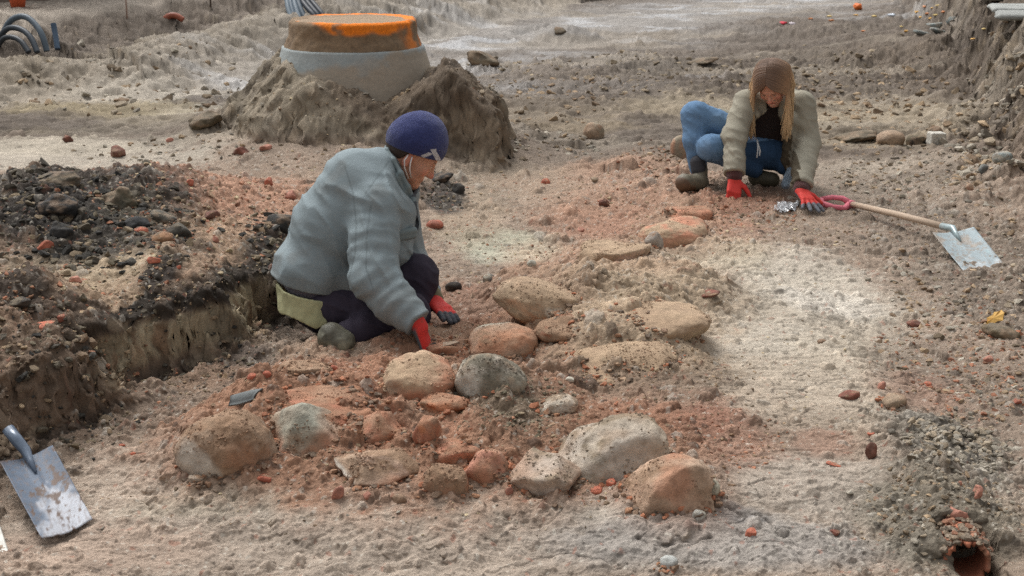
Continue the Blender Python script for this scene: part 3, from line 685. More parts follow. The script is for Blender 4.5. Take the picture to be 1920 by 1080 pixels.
# ------------------------------------------------------------------ boulders and stones
M_ROCK = vmat('rock', rough=.85, spec=.4, ns=38, bump=.8, dist=.008, var=.28, ns2=220, bump2=.7, dist2=.003, rattr=True)
rs = np.random.RandomState(5)
def rock_mesh(ax, kind, seed, c1, c2, dirt, dirt_amt, wets=(), nres=34, rough_=.85, paint=()):
    r = np.random.RandomState(seed); ax = np.array(ax, F32); h = max(ax)*2.5/nres
    planes = []
    npl = {'round': 5, 'flat': 6, 'peak': 7, 'angular': 11, 'clod': 5}[kind]
    for _ in range(npl+2):
        d = r.normal(size=3); d /= np.linalg.norm(d); planes.append((d.astype(F32), {'round': .81, 'flat': .70, 'peak': .66, 'angular': .56, 'clod': .7}[kind]+.15*r.rand()))
    if kind == 'flat': planes += [(np.array([0, 0, 1], F32), .55)]
    if kind == 'peak': planes += [(np.array([-.75, -.3, .6], F32), .5), (np.array([.72, -.2, .65], F32), .58), (np.array([0, -.8, .55], F32), .6)]
    off = r.rand(3).astype(F32)*20
    kk = {'round': .055, 'flat': .06, 'peak': .05, 'angular': .02, 'clod': .05}[kind]; am = {'round': .15, 'flat': .15, 'peak': .12, 'angular': .09, 'clod': .24}[kind]; ex = 2.3 if kind in ('round', 'flat') else 2.0
    m_ = float(min(ax))
    def f(p):
        q = p/ax; d = (np.abs(q)**ex).sum(-1)**(1/ex)-1
        for n_, t in planes: d = smax(d, q @ n_-t, kk)
        d = d + am*fb3(q+off, .9, 2, seed) + am*.5*fb3(q+off, .35, 3, seed+3) + am*.16*vn3(q+off, .09, seed+4)
        return d*m_
    g = [rng(-a*1.25, a*1.25, h*max(.55, (a/max(ax))**.5)) for a in ax]
    v, fc_ = nets(f, *g); n = vnorm(v, fc_)
    q = v/ax+off
    t = sstep(-.25, .35, fb3(q, 1.1, 3, seed+11))[:, None]; c = c1*(1-t)+c2*t
    c = c*(1+.18*fb3(q, .3, 3, seed+13))[:, None]
    s = sstep(.3, .6, fb3(q, .10, 3, seed+17))[:, None]*.5; c = c*(1-s)+C(110,96,84)*s
    dm = sstep(0, .3, dirt_amt*1.5-.75 + .42*n[:, 2] + .75*fb3(q, .6, 4, seed+19) + .12*sstep(.3, .9, -v[:, 2]/ax[2]) + .35*fb3(q, .14, 3, seed+41))[:, None]
    c = c*(1-dm)+dirt*(1+.25*fb3(q, .15, 2, seed+23))[:, None]*dm
    dm2 = (sstep(.0, .45, fb3(q, .4, 4, seed+51)+.12)*.45)[:, None] if max(ax) > .06 else 0
    c = c*(1-dm2)+C(158,130,108)*dm2
    for (px_, pz_, pr_, pc__, pa_) in paint:
        pm = (pa_*(1-sstep(.6, 1.25, np.hypot(v[:, 0]/ax[0]-px_, v[:, 2]/ax[2]-pz_)/pr_+.5*fb3(q, .35, 3, seed+61))))[:, None]; c = c*(1-pm)+pc__*pm
    rg = np.full(len(v), rough_, F32)+.1*dm[:, 0]
    for (wx_, wz_, wr) in wets:
        wm = np.exp(-(((v[:, 0]/ax[0]-wx_)/wr)**2+((v[:, 2]/ax[2]-wz_)/(wr*.9))**2)**2)*(n[:, 1] < .2)*sstep(-.35, .1, fb3(q, .2, 3, seed+29))
        rg = rg*(1-wm)+.16*wm; wm = wm[:, None]; c = c*(1-.6*wm)+c2*.9*.6*wm
    lum_ = (c @ np.array([.3, .59, .11], F32))[:, None]; c = (lum_+(c-lum_)*.92)*np.array([.99, 1.01, .955], F32)
    return v, fc_, np.clip(c, .01, .9), rg
def put_rock(name, x0, y0, x1, y1, kind, c1, c2, dirt, da, roll, label, cat, seed, group=None, sink=.25, wets=(), nres=None, depth=.85, zoff=0.0, paint=()):
    if seed in (1000, 1037, 1000+7*37, 1000+8*37, 1000+10*37): y0 = y0-.15*(y1-y0)
    cx = (x0+x1)/2; _, D = PT(cx, y1-(y1-y0)*.12)
    th_ = math.atan((cx-960)/FPX); dep = math.asin(min(.9, -ray(cx, (y0+y1)/2)[2]))
    a = (x1-x0)/2*D/FPX; b = a*depth; e = (y1-y0)/2*D/FPX
    cc = max(e*.45, math.sqrt(max(e*e-(b*math.sin(dep))**2, 0)))/math.cos(dep) if b*math.sin(dep) < e else e*.6
    if b*math.sin(dep) > e*.8: b = e*.8/math.sin(dep); cc = e*.75
    if kind == 'peak': cc *= 1.45; a *= 1.12
    if kind == 'angular' and x1-x0 > 30: a *= 1.16; cc *= 1.25; b *= 1.1
    if da >= .7: zoff -= .055; cc *= .8
    dz = cc*(1.1 if kind in ('flat', 'round') and x1-x0 > 75 else .45)*(1-.5*(kind == 'angular')); cc += dz*.5
    if abs(roll) > .15 and kind != 'angular': a *= 1.08; cc *= .74
    D = D + b*.55
    c = P(cx, (y0+y1)/2+ (y1-y0)*.04, D)
    k = nres or int(np.clip((x1-x0)*.30, 12, 52))
    if name == 'brick_fragment':
        c1, c2 = [(float(q @ np.array([.3, .59, .11], F32))+(q-float(q @ np.array([.3, .59, .11], F32)))*.8)*.92 for q in (c1, c2)]
    v, f, col, rg = rock_mesh((a, b, cc), kind, seed, c1, c2, dirt, da, wets, k, paint=paint)
    o = add_obj(name, v, f, M_ROCK, None, col, rg)
    o.location = (float(c[0]), float(c[1]), float(c[2])+zoff-dz*.45); o.rotation_euler = (0, -roll, (rs.rand()-.5)*.3)
    if x1-x0 > 55 and name == 'boulder':      # dust and crumbs of soil lying on its top
        M_ = o.matrix_basis; R_3 = np.array(M_.to_3x3()) if False else np.array(o.rotation_euler.to_matrix()); wv = v @ R_3.T.astype(F32)+np.array(o.location, F32)
        nn_ = vnorm(v, f) @ R_3.T.astype(F32); ok = np.nonzero((nn_[:, 2] > .25) & (fb3(v, float(a)*.35, 3, seed+91) > .05))[0]
        if len(ok): r9 = np.random.RandomState(seed); pick = ok[r9.randint(len(ok), size=int((x1-x0)*(4. if da > .65 else 2.6 if da > .45 else 1.3)))]; ONROCK.append((wv[pick], (dirt*.65+col[pick]*.35)))
    if x1-x0 > 30 and name in ('boulder', 'stone', 'soil_clod') and y1 > 400:     # crumbs gathered where the stone meets the ground
        wv = v @ np.array(o.rotation_euler.to_matrix()).T.astype(F32)+np.array(o.location, F32)
        hv = HGTv(wv[:, 0].astype(float), wv[:, 1].astype(float)); ok = np.nonzero(np.abs(wv[:, 2]-hv) < .012)[0]
        if len(ok): r9 = np.random.RandomState(seed+1); pick = ok[r9.randint(len(ok), size=int((x1-x0)*1.1))]; RIM.append((wv[pick], np.asarray(dirt)))
    return tag(o, label, cat, group, 'thing')
RIM = []
ONROCK = []
DKR = C(66,54,48)
PAINT = {0: [(-.55, .2, .5, C(186,174,165), .85), (-.25, -.1, .35, C(186,172,160), .7), (.5, .1, .4, C(160,112,84), .6)],
 1: [(-.55, -.1, .42, C(176,118,92), .8), (.0, .6, .4, C(150,152,142), .6), (.1, -.1, .2, C(178,120,88), .6)],
 3: [(-.75, -.2, .3, C(206,196,188), .9), (.2, -.2, .35, C(180,128,102), .7)],
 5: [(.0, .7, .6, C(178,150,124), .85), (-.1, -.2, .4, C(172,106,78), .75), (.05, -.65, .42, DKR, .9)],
 7: [(-.6, .0, .38, C(196,192,186), .9), (.1, .1, .45, C(122,112,98), .85), (.55, -.35, .25, C(178,146,130), .7)],
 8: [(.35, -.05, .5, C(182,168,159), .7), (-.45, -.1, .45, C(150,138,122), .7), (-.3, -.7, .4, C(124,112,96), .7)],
 9: [(.3, -.2, .4, C(190,176,170), .7)],
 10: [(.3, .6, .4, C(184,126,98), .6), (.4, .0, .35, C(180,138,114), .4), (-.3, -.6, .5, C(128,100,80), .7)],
 6: [(.75, -.25, .25, C(186,96,64), .8), (-.5, .2, .4, C(150,100,74), .6)],
 15: [(-.3, .2, .2, C(176,108,70), .8)], 17: [(.3, .2, .25, C(206,198,188), .6)], 16: [(-.5, .3, .25, C(178,104,66), .8)]}
WETS = {8: [(-.25, .45, .22), (.28, .62, .12), (.5, .38, .16), (.12, .55, .10)], 10: [(-.42, .15, .30)], 0: [(-.7, -.3, .2)]}
for k, s_ in enumerate(ST):
    nm = 'boulder' if s_[2]-s_[0] > 75 else 'stone'
    put_rock(nm, *s_[:4], s_[4], s_[5][0], s_[5][1], s_[6], s_[7], s_[8], s_[9].replace('boulder', 'boulder') if True else '', nm, 1000+k*37, wets=WETS.get(k, ()), paint=PAINT.get(k, ()))

# bigger clods of soil and slabs, one object each
SLATE = C(132,140,142)
for (x0, y0, x1, y1, kd, c1, c2, da, nm, lab) in [
 (868,90,932,124,'clod',C(112,94,74),C(84,72,60),.5,'soil_clod','big torn clod of brown soil right of the manhole shaft'),
 (352,202,415,243,'clod',C(96,84,66),C(70,62,52),.5,'soil_clod','big dark clod of soil on the track left of the manhole mound'),
 (1560,241,1642,268,'clod',C(96,84,64),C(70,62,50),.5,'soil_clod','long dark clod of soil at the left end of the stone row behind the woman'),
 (1735,38,1768,56,'flat',SLATE,SLATE*.9,.1,'paving_slab','grey slab lying highest in the little heap below the far right bank'),
 (1712,52,1745,68,'flat',SLATE*.85,SLATE*.9,.2,'paving_slab','grey slab lying lowest left in the little heap below the far right bank'),
 (1744,48,1776,63,'flat',SLATE*.9,SLATE*.8,.2,'paving_slab','grey slab slanting between the others in the little heap below the far right bank'),
 (1772,30,1796,50,'angular',SLATE*.9,SLATE*.7,.2,'paving_slab','grey slab standing on edge right of the little heap below the far right bank'),
 (1862,270,1898,306,'flat',C(150,154,146),SLATE,.1,'stone_slab','pale grey flat slab leaning at the foot of the right bank'),
 (1828,306,1858,330,'angular',C(112,112,110),C(96,96,96),.1,'stone_slab','small dark grey square slab below the pale grey leaning slab'),
 (800,318,850,345,'clod',C(52,50,50),C(40,38,38),.2,'charred_clod','black charred lump on the ground just right of the man\'s chin'),
 (845,338,872,366,'clod',C(60,56,54),C(44,42,42),.2,'charred_clod','black charred lump right of the larger one by the man\'s chin'),
 (190,350,262,402,'clod',C(98,90,74),C(70,66,58),.3,'soil_clod','largest grey olive clod at the middle of the dark heap'),
 (70,360,150,408,'clod',C(48,47,47),C(36,35,36),.2,'charred_clod','wide coal black lump at the left of the dark heap'),
 (270,385,330,420,'clod',C(84,80,74),C(60,58,56),.3,'soil_clod','dark grey clod right of the largest olive clod on the dark heap'),
 (90,412,136,450,'clod',C(52,50,50),C(38,36,36),.2,'charred_clod','black lump at the foot of the dark heap left of centre'),
 (310,415,362,448,'clod',C(92,86,78),C(70,66,62),.3,'soil_clod','grey clod at the lower right foot of the dark heap'),
 (228,405,280,432,'clod',C(56,54,54),C(42,42,44),.2,'charred_clod','black lump below the largest olive clod on the dark heap'),
 (60,318,150,352,'clod',C(86,78,68),C(66,60,54),.3,'soil_clod','broad brown grey clod on top of the dark heap'),
 (285,428,328,458,'clod',C(158,118,88),C(140,100,76),.3,'soil_clod','orange brown clod at the foot of the dark heap beside the bricks'),
 (5,553,58,580,'clod',C(70,60,52),C(50,44,40),.3,'soil_clod','flat dark clod on the bank at the left edge of the picture'),
 (232,482,264,500,'angular',C(44,43,44),C(70,66,60),.1,'charred_wood','short black charred piece of wood on the pale sand of the bank'),
 (500,395,560,440,'clod',C(50,48,47),C(38,36,36),.2,'charred_clod','black lump against the man\'s back on the bank'),
 (1838,604,1912,640,'clod',C(98,84,64),C(72,62,50),.4,'soil_clod','crumbly dark clod under the yellow leaf'),
 (760,592,800,610,'clod',C(96,70,54),C(70,52,42),.4,'soil_clod','small dark clod between the man\'s gloves'),
 (835,525,868,545,'clod',C(58,48,44),C(48,42,40),.3,'charred_wood','dark splinter of wood on the ground beside the man\'s knee'),
 (1030,50,1062,66,'clod',C(100,88,76),C(80,70,60),.4,'soil_clod','dark clod on the far track left of the muddy ridge'),
 (1290,105,1345,120,'clod',C(118,104,90),C(90,80,70),.4,'soil_clod','flat dark clod on the mud to the upper left of the woman\'s head'),
]:
    put_rock(nm, x0, y0, x1, y1, kd, c1, c2, C(110,98,84) if 'char' not in nm else C(74,68,60), da, (rs.rand()-.5)*.5, lab, {'soil_clod': 'clod', 'charred_clod': 'clod', 'charred_wood': 'charcoal', 'paving_slab': 'slab', 'stone_slab': 'slab'}[nm], 5000+x0*3+y0, nres=int(np.clip((x1-x0)*.4, 14, 34)))
# white block behind the woman
def box_obj(name, c, dims, rot, mat, col, parent=None, bev=.12, seed=1, res=14):
    dims = np.array(dims, F32)/2; r_ = float(min(dims))*bev
    def f(p):
        q = np.abs(p)-(dims-r_); return np.sqrt((np.maximum(q, 0)**2).sum(-1))+np.minimum(q.max(-1), 0)-r_+float(min(dims))*.10*fb3(p, float(max(dims))*.6, 3, seed)
    g = [rng(-a*1.15, a*1.15, float(max(dims))*2/res*.9) for a in dims]
    v, fc_ = nets(f, *g); n = fb3(v, float(max(dims))*.5, 3, seed+4)
    cc = np.asarray(col)[None, :]*(1+.2*n)[:, None]
    o = add_obj(name, v, fc_, mat, parent, np.clip(cc, .01, .9), np.full(len(v), .9)); o.location = tuple(float(x) for x in c); o.rotation_euler = rot; return o
p, D = PT(1757, 272)
s1 = D/FPX
tag(box_obj('stone_block', p+np.array([0, .03, 11*s1]), (29*s1, .09, 24*s1), (0, .04, .15), M_ROCK, C(188,184,174)), 'whitish squared block at the right end of the stone row behind the woman', 'block')
# paving of the street on top of the far right bank
k = 0
for i in range(9):
    for j in range(3):
        if j == 0 and i in (2, 5): continue
        by = 11.0+i*.62; bx = 4.30+(by-12.4)*.27+.42*j+.2
        zz = .73+.006*i
        tag(box_obj('paving_slab', (bx, by, zz), (.40, .58, .05), (.01*(i % 3-1), .015*(j-1), -.26+.02*((i*7+j) % 5-2)), M_ROCK, C(150,152,148)*(.85+.06*((i*3+j) % 4)), bev=.05, seed=60+i*3+j, res=18),
            'grey paving slab laid in the row along the top of the right bank', 'slab', 'grey paving slabs on top of the right bank', 'thing')
# ------------------------------------------------------------------ brick fragments
BR = [
 (205,272,238,298,'large red brick chunk on the top edge of the spoil above the dark heap'), (115,248,137,270,'small rust brown chunk left of the large red brick chunk'),
 (435,275,466,293,'dark red brick chunk at the foot of the manhole mound'), (486,268,512,284,'dull pink brick chunk next to the dark red one'),
 (308,255,326,268,'small salmon brick piece on the back edge of the spoil'), (66,452,100,476,'half black half orange brick chunk below the dark heap'),
 (250,425,277,440,'bright orange rounded brick piece at the foot of the dark heap'), (275,478,304,498,'bright orange angular brick piece on the bank'),
 (126,514,156,532,'orange brick piece alone on the pale sand'), (50,600,100,619,'flat bright orange brick flake on the bank at lower left'),
 (108,583,130,603,'dull orange brick lump above the flat bright orange flake'), (330,496,342,506,'tiny orange brick bit next to the black cut of the bank'),
 (380,393,416,412,'dark rust brick chunk right of the dark heap'), (348,335,366,352,'small orange red brick bit on the reddish spoil'),
 (492,330,516,350,'brick red chunk on the reddish spoil left of the man'), (530,355,560,377,'wide pale red brick chunk close to the man\'s back'),
 (395,440,414,458,'small tan pink brick chunk on the bank edge'), (455,742,0,0,''),
 (1304,540,1350,556,'dark red brick flake on the soil covered boulder'), (620,908,646,942,'upright salmon brick piece in front of the flat angular boulder'),
 (677,914,702,942,'dark rusty brick piece right of the upright salmon one'), (480,884,515,906,'orange brown brick lump under the peaked grey green boulder'),
 (947,908,966,930,'small vivid orange brick bit at the left tip of the pale wedge boulder'), (1133,892,1160,912,'orange brick bit between the largest boulder and the wedge'),
 (1230,832,1256,846,'vivid orange brick bit at the right tip of the largest boulder'), (1106,908,1132,926,'flat orange brick bit under the largest boulder'),
 (1574,728,1612,750,'red and brown brick piece on the scraped ground left of the gravel'), (1642,712,1664,732,'pink brown brick lump near the gravel patch'),
 (1622,828,1648,866,'upright brown red brick piece left of the gravel patch'), (1625,808,1641,816,'flat bright orange brick flake above the upright brown red piece'),
 (1550,864,1584,875,'flat orange brick flake on the trench floor'), (1700,600,1732,615,'rust brown brick piece in the rough soil above the gravel'),
 (1728,712,1750,725,'bright red brick piece above the gravel'), (1838,664,1868,682,'pinkish brick lump below the yellow leaf'),
 (1818,908,1848,938,'pale red brick corner highest above the clay pipe'), (1765,944,1815,986,'long faded brick piece slanting towards the clay pipe'),
 (1795,898,1806,912,'small salmon brick bit beside the pale red brick corner'), (1790,986,1822,1004,'dusty brick piece just above the mouth of the clay pipe'),
 (1552,988,1578,1004,'dark red brick lump on the grey floor near the bottom'), (1396,988,1424,1010,'bright orange brick bit in a bluish grey stain of the floor'),
 (790,345,0,0,''), (1540,860,0,0,''), (800,412,832,430,'dull red brick lump on the ground in front of the man\'s chest'),
 (1015,334,1032,346,'orange red brick bit on the reddish ground behind the boulders'), (1122,370,1142,388,'dark red brick bit in the middle of the reddish ground'),
 (1080,424,1100,436,'pale pink brick bit beyond the tan stone'), (1895,745,1920,760,'dull red brick piece at the right edge of the picture'),
 (864,590,0,0,''), (463,697,481,712,'round orange brick bit at the foot of the dark bank left of the pair'), (490,694,508,708,'round orange brick bit at the foot of the dark bank right of the pair'),
 (618,684,633,696,'tiny round orange brick bit below the man\'s boot'), (238,845,256,853,'small orange brick bit on the floor below the bank'), (222,830,236,838,'tiny orange brick bit left of the small one on the floor below the bank'),
]
for k, b in enumerate(BR):
    if not b[4]: continue
    lab = b[4]; c1 = C(186,92,60); c2 = C(160,84,60)
    if any(t in lab for t in ('dark', 'rust', 'brown')): c1, c2 = C(140,74,54), C(112,66,50)
    if any(t in lab for t in ('bright', 'vivid', 'orange')) and 'dull' not in lab: c1, c2 = C(206,98,58), C(178,84,52)
    if any(t in lab for t in ('pale', 'pink', 'salmon', 'faded', 'dusty')): c1, c2 = C(196,122,98), C(178,108,86)
    kd = 'flat' if 'fl' in lab.split('brick')[0]+lab.split('brick')[1][:7] and 'flat' in lab or 'flake' in lab else ('round' if 'round' in lab else 'angular')
    put_rock('brick_fragment', *b[:4], kd, c1, c2, C(140,112,90), .18, (rs.rand()-.5)*.5, lab, 'brick piece', 7000+k*13, nres=14 if b[2]-b[0] < 24 else 22, sink=.3)
# tan rusted shard standing below the man's boot
sh = MB(); a = P(612, 658, 4.78); b = P(640, 700, 4.66)
V = [a+np.array([-.016, 0, .002]), a+np.array([.012, .004, 0]), b+np.array([.03, 0, -.01]), b+np.array([-.012, 0, -.014])]
V = V+[v+np.array([.004, .012, .006]) for v in V]
sh.add(V, [[0,1,2,3],[7,6,5,4],[0,4,5,1],[1,5,6,2],[2,6,7,3],[3,7,4,0]])
tag(sh.build('pot_shard', M_CRUST, None, C(140,92,70), smooth=False), 'thin rust brown shard standing upright below the man\'s boot', 'shard')
# grey roof tile fragment on the leftmost boulder
tl = MB(); c0, D = PT(461, 752); 
c0 = P(461, 749, D+.02); u = np.array([.042, .012, .006]); v_ = np.array([.012, .030, .010]); n_ = np.cross(u, v_); n_ /= np.linalg.norm(n_)
V = []; F = []; nn = 9
for lay in (0, 1):
    for i in range(nn):
        for j in range(nn):
            s, t = i/(nn-1)*2-1, j/(nn-1)*2-1; V.append(c0+u*s*(1-.12*t*t+.1*math.sin(3*t))+v_*t*(1-.2*s*s)+n_*(.016*(1-t*t)*.8+.01-lay*.005))
for lay in (0, 1):
    for i in range(nn-1):
        for j in range(nn-1):
            q = [lay*nn*nn+i*nn+j, lay*nn*nn+(i+1)*nn+j, lay*nn*nn+(i+1)*nn+j+1, lay*nn*nn+i*nn+j+1]; F.append(q if lay == 0 else q[::-1])
for i in range(nn-1):
    for (a_, b_) in ((i, i+1), ((nn-1)*nn+i+1, (nn-1)*nn+i)): F.append([b_, a_, a_+nn*nn, b_+nn*nn])
    for (a_, b_) in (((i+1)*nn, i*nn), (i*nn+nn-1, (i+1)*nn+nn-1)): F.append([b_, a_, a_+nn*nn, b_+nn*nn])
tl.add(V, F)
tag(tl.build('roof_tile_fragment', M_CONC, None, C(104,108,108)), 'curved grey roof tile fragment on top of the leftmost boulder', 'tile fragment')

# ------------------------------------------------------------------ clay pipe
M_TERRA = vmat('terracotta', rough=.9, ns=80, bump=.6, dist=.003, var=.25, ns2=300, bump2=.4, dist2=.001)
pc = P(1813, 1053, 3.42); ax = np.array([.16, 1.0, -.06]); ax /= np.linalg.norm(ax); ro, ri = .060, .046
U = np.cross(ax, [0, 0, 1]); U /= np.linalg.norm(U); W = np.cross(U, ax)
V = []; F = []; seg = 48; rings = []
rp = np.random.RandomState(3)
prof = [(ri, .42)]+[(ri, .30-.03*k) for k in range(11)]+[(ri+.002, -.006), (ro-.002, -.008), (ro, 0)]+[(ro, .03*k+.01) for k in range(11)]
chip = [0.012*(math.sin(k*.9)+math.sin(k*2.3+1)) for k in range(seg)]
for (r_, s) in prof:
    for k in range(seg):
        a_ = 2*math.pi*k/seg; e = chip[k] if abs(s) < .02 else 0
        rr_ = r_*(1+.02*math.sin(3*a_)); V.append(pc+ax*(s+e)+rr_*(math.cos(a_)*U+math.sin(a_)*W))
for i in range(len(prof)-1):
    for k in range(seg): k2 = (k+1) % seg; F.append((i*seg+k, i*seg+k2, (i+1)*seg+k2, (i+1)*seg+k))
V = np.array(V); t = fb3(V.astype(F32), .04, 3, 5)
cl = C(160,100,76)[None, :]*(1+.35*t)[:, None]; mm = sstep(.1, .4, fb3(V.astype(F32), .03, 3, 8))[:, None]*.6; cl = cl*(1-mm)+C(140,118,98)*mm
tag(add_obj('clay_drain_pipe', V, np.array(F), M_TERRA, None, np.clip(cl, 0, 1)), 'broken terracotta drain pipe mouth poking out at the bottom right', 'pipe')

# ------------------------------------------------------------------ people
def nrm(v): v = np.asarray(v, float); return v/np.linalg.norm(v)
M_CLOTH = vmat('jacket_cloth', rough=.85, spec=.25, ns=16, bump=.3, dist=.012, var=.05, sheen=0)
M_DENIM = vmat('denim', rough=.9, spec=.2, ns=30, bump=.35, dist=.01, var=.08)
M_KNIT = vmat('knit', rough=1.0, spec=.08, ns=210, bump=1.0, dist=.007, var=.32, sheen=.25)
M_SKIN = vmat('skin', rough=.55, spec=.4, ns=60, bump=.15, dist=.002, var=.07, sss=.12, ns2=400, bump2=.2, dist2=.0005)
M_GLOVE = vmat('glove', rough=.7, spec=.35, ns=300, bump=.5, dist=.0015, var=.12)
M_LEATHER = vmat('boot_leather', rough=.6, spec=.4, ns=70, bump=.6, dist=.003, var=.3)
M_HAIR = vmat('hair', rough=.62, spec=.35, ns=200, bump=.1, dist=.001, var=.15)
def wrk(p, d, sc, st, seed):
    """cloth folds: ridged noise squeezed along d"""
    d = nrm(d).astype(F32); q = p + (st-1)*(p @ d)[..., None]*d
    n = fb3(q, sc, 2, seed); return (1-np.abs(n)*2.2)
def grid3(lo, hi, h): return [rng(lo[k], hi[k], h) for k in range(3)]
def bounds(pts, pad): a = np.array(pts); return a.min(0)-pad, a.max(0)+pad
def piece(name, f, lo, hi, h, mat, parent, colf):
    v, fc_ = nets(f, *grid3(lo, hi, h)); n = vnorm(v, fc_)
    col = colf(v, n) if callable(colf) else np.tile(colf, (len(v), 1))
    return add_obj(name, v, fc_, mat, parent, np.clip(col, .005, .95))
def head_frame(f, roll=0.0):
    f = nrm(f); u = np.array([0, 0, 1.0]); u = nrm(u-(u@f)*f); r = np.cross(f, u)
    u2 = u*math.cos(roll)+r*math.sin(roll); r2 = np.cross(f, u2); return f, r2, u2
def head_sdf(p, c, fr, s=1.0):
    f, r, u = fr; q = (p-np.asarray(c, F32)) @ np.stack([f, r, u], 1).astype(F32)/s
    E = lambda a, b: ell(q, a, b)
    d = E((-.012, 0, .028), (.098, .077, .102))
    d = smin(d, E((.030, 0, -.035), (.062, .060, .078)), .03)
    d = smin(d, cap(q, (.045, .030, -.075), (.068, -.0, -.103), .024, .020), .03); d = smin(d, cap(q, (.045, -.030, -.075), (.068, 0, -.103), .024, .020), .03)
    d = smin(d, cap(q, (.078, -.022, .018), (.078, .022, .018), .012), .02)            # brow
    for sg in (-1, 1):
        d = smax(d, -(np.sqrt(((q-np.array([.100, sg*.031, .000], F32))**2).sum(-1))-.0165), .012)
        d = smin(d, np.sqrt(((q-np.array([.0745, sg*.031, -.001], F32))**2).sum(-1))-.0125, .002)
        d = smin(d, E((.055, sg*.042, -.030), (.028, .020, .022)), .02)                 # cheek
        d = smin(d, E((-.008, sg*.077, -.028), (.017, .007, .031)), .006)               # ear
        d = smin(d, cap(q, (.094, sg*.010, -.036), (.098, sg*.008, -.037), .0075), .006) # nostril wing
    d = smin(d, cap(q, (.086, 0, .008), (.110, 0, -.033), .007, .0105), .012)
    d = smin(d, cap(q, (.087, -.018, -.062), (.087, .018, -.062), .0065, .0065), .010)
    d = smin(d, cap(q, (.085, -.015, -.071), (.085, .015, -.071), .007, .007), .008)
    d = smin(d, E((.076, 0, -.096), (.020, .022, .018)), .012)
    return d*s
def head_col(v, c, fr, base, lips, s=1.0):
    f, r, u = fr; q = (v-np.asarray(c, F32)) @ np.stack([f, r, u], 1).astype(F32)/s
    col = np.tile(base, (len(v), 1))
    def m(cc, ax, cl, a=1.0):
        nonlocal col
        w_ = (a*(1-sstep(.7, 1.2, np.sqrt((((q-np.array(cc, F32))/np.array(ax, F32))**2).sum(-1)))))[:, None]; col = col*(1-w_)+cl*w_
    red_ = C(206,116,96)
    m((.112, 0, -.034), (.022, .018, .018), red_, .5); m((.088, 0, -.067), (.016, .024, .010), lips, .8)
    m((.088, 0, -.0665), (.02, .022, .0022), C(90,45,40), .8)
    for sg in (-1, 1):
        m((.07, sg*.045, -.03), (.03, .02, .02), red_, .35); m((-.008, sg*.08, -.028), (.02, .01, .033), red_, .45)
        m((.086, sg*.031, -.001), (.006, .010, .005), C(225,215,205), .7); m((.088, sg*.031, -.001), (.006, .0045, .0045), C(40,34,30), .9)
        m((.086, sg*.031, .004), (.010, .015, .0022), C(60,40,32), .8); m((.092, sg*.030, .020), (.014, .017, .0038), C(96,70,52), .75)
    return col
def finger_caps(W, d, n, side, curls, spread=.10, s=1.0, thumb=(.75, .6, -.25)):
    """list of (a, b, ra, rb, kind, finger index)"""
    d = nrm(d); n = nrm(n-np.dot(n, d)*d); l = np.cross(d, n)*side; L = []
    for i in range(4):
        o = l*(.027-.018*i)*s; b0 = W+d*.012*s+o*.65; b1 = W+(d*(.086-.004*abs(i-1)))*s+o
        L.append((b0, b1, .0165*s, .0135*s, 'palm', i))
        dd = nrm(d+l*spread*(1.5-i)*.9); p0 = b1; ln = np.array([.042, .027, .021])*s*(1.0, 1.08, 1.0, .8)[i]; rr_ = np.array([.0108, .0100, .0092, .0082])*s*(1, 1, 1, .9)[i]
        a_ = 0
        for q in range(3):
            a_ += curls[i]*(1.0, 1.1, .7)[q]; v = dd*math.cos(a_)-n*math.sin(a_); p1 = p0+v*ln[q]
            L.append((p0, p1, rr_[q], rr_[q+1], 'finger', i)); p0 = p1
    t = nrm(l*thumb[0]+d*thumb[1]+n*thumb[2]); t0 = W+d*.018*s+l*.020*s; t1 = t0+t*.045*s; t2 = t1+nrm(t+d*.5-n*.2)*.034*s; t3 = t2+nrm(t+d*.9-n*.3)*.026*s
    L += [(t0, t1, .0165*s, .013*s, 'palm', 5), (t1, t2, .0125*s, .011*s, 'thumb', 5), (t2, t3, .011*s, .009*s, 'thumb', 5)]
    return L
def hand_f(L, grow, fore=None):
    def f(p):
        d = None
        for kd in ('palm',):
            for (a, b, ra, rb, k, i) in L:
                if k == kd: e = cap(p, a, b, ra+grow, rb+grow); d = e if d is None else smin(d, e, .012)
        for i in (0, 1, 2, 3, 5):
            g = None
            for (a, b, ra, rb, k, j) in L:
                if j == i and k != 'palm': e = cap(p, a, b, ra+grow, rb+grow); g = e if g is None else smin(g, e, .003)
            d = smin(d, g, .005)
        if fore is not None: d = smin(d, cap(p, *fore), .015)
        return d
    return f
def hand_glove(name, L, W, d, n, red, grey, parent, cuff, h=.0026, lab=None):
    pts = [a for (a, *_ ) in L]+[b for (_, b, *_r) in L]+[cuff[0], cuff[1]]
    lo, hi = bounds(pts, .03); n_ = nrm(n-np.dot(n, nrm(d))*nrm(d)).astype(F32); W = np.asarray(W, F32)
    def colf(v, nn):
        # grey coated palm and finger ends, red knitted back
        m = sstep(-.15, -.45, 0*nn[:, 0]) if False else (1-sstep(-.35, .0, nn @ n_))
        tip = sstep(.118, .128, (v-W) @ nrm(d).astype(F32)+.25*np.abs((v-W) @ n_)) 
        m = np.maximum(m, tip)*sstep(-.015, .01, (v-W) @ nrm(d).astype(F32))
        nz = fb3(v, .02, 3, 4)
        c = red*(1-m)[:, None]+grey*m[:, None]; c = c*(1+.12*nz)[:, None]; dd_ = sstep(.25, .6, nz)[:, None]*.35; return c*(1-dd_)+C(120,84,66)*dd_
    return piece(name, hand_f(L, .0016, cuff), lo, hi, h, M_GLOVE, parent, colf)

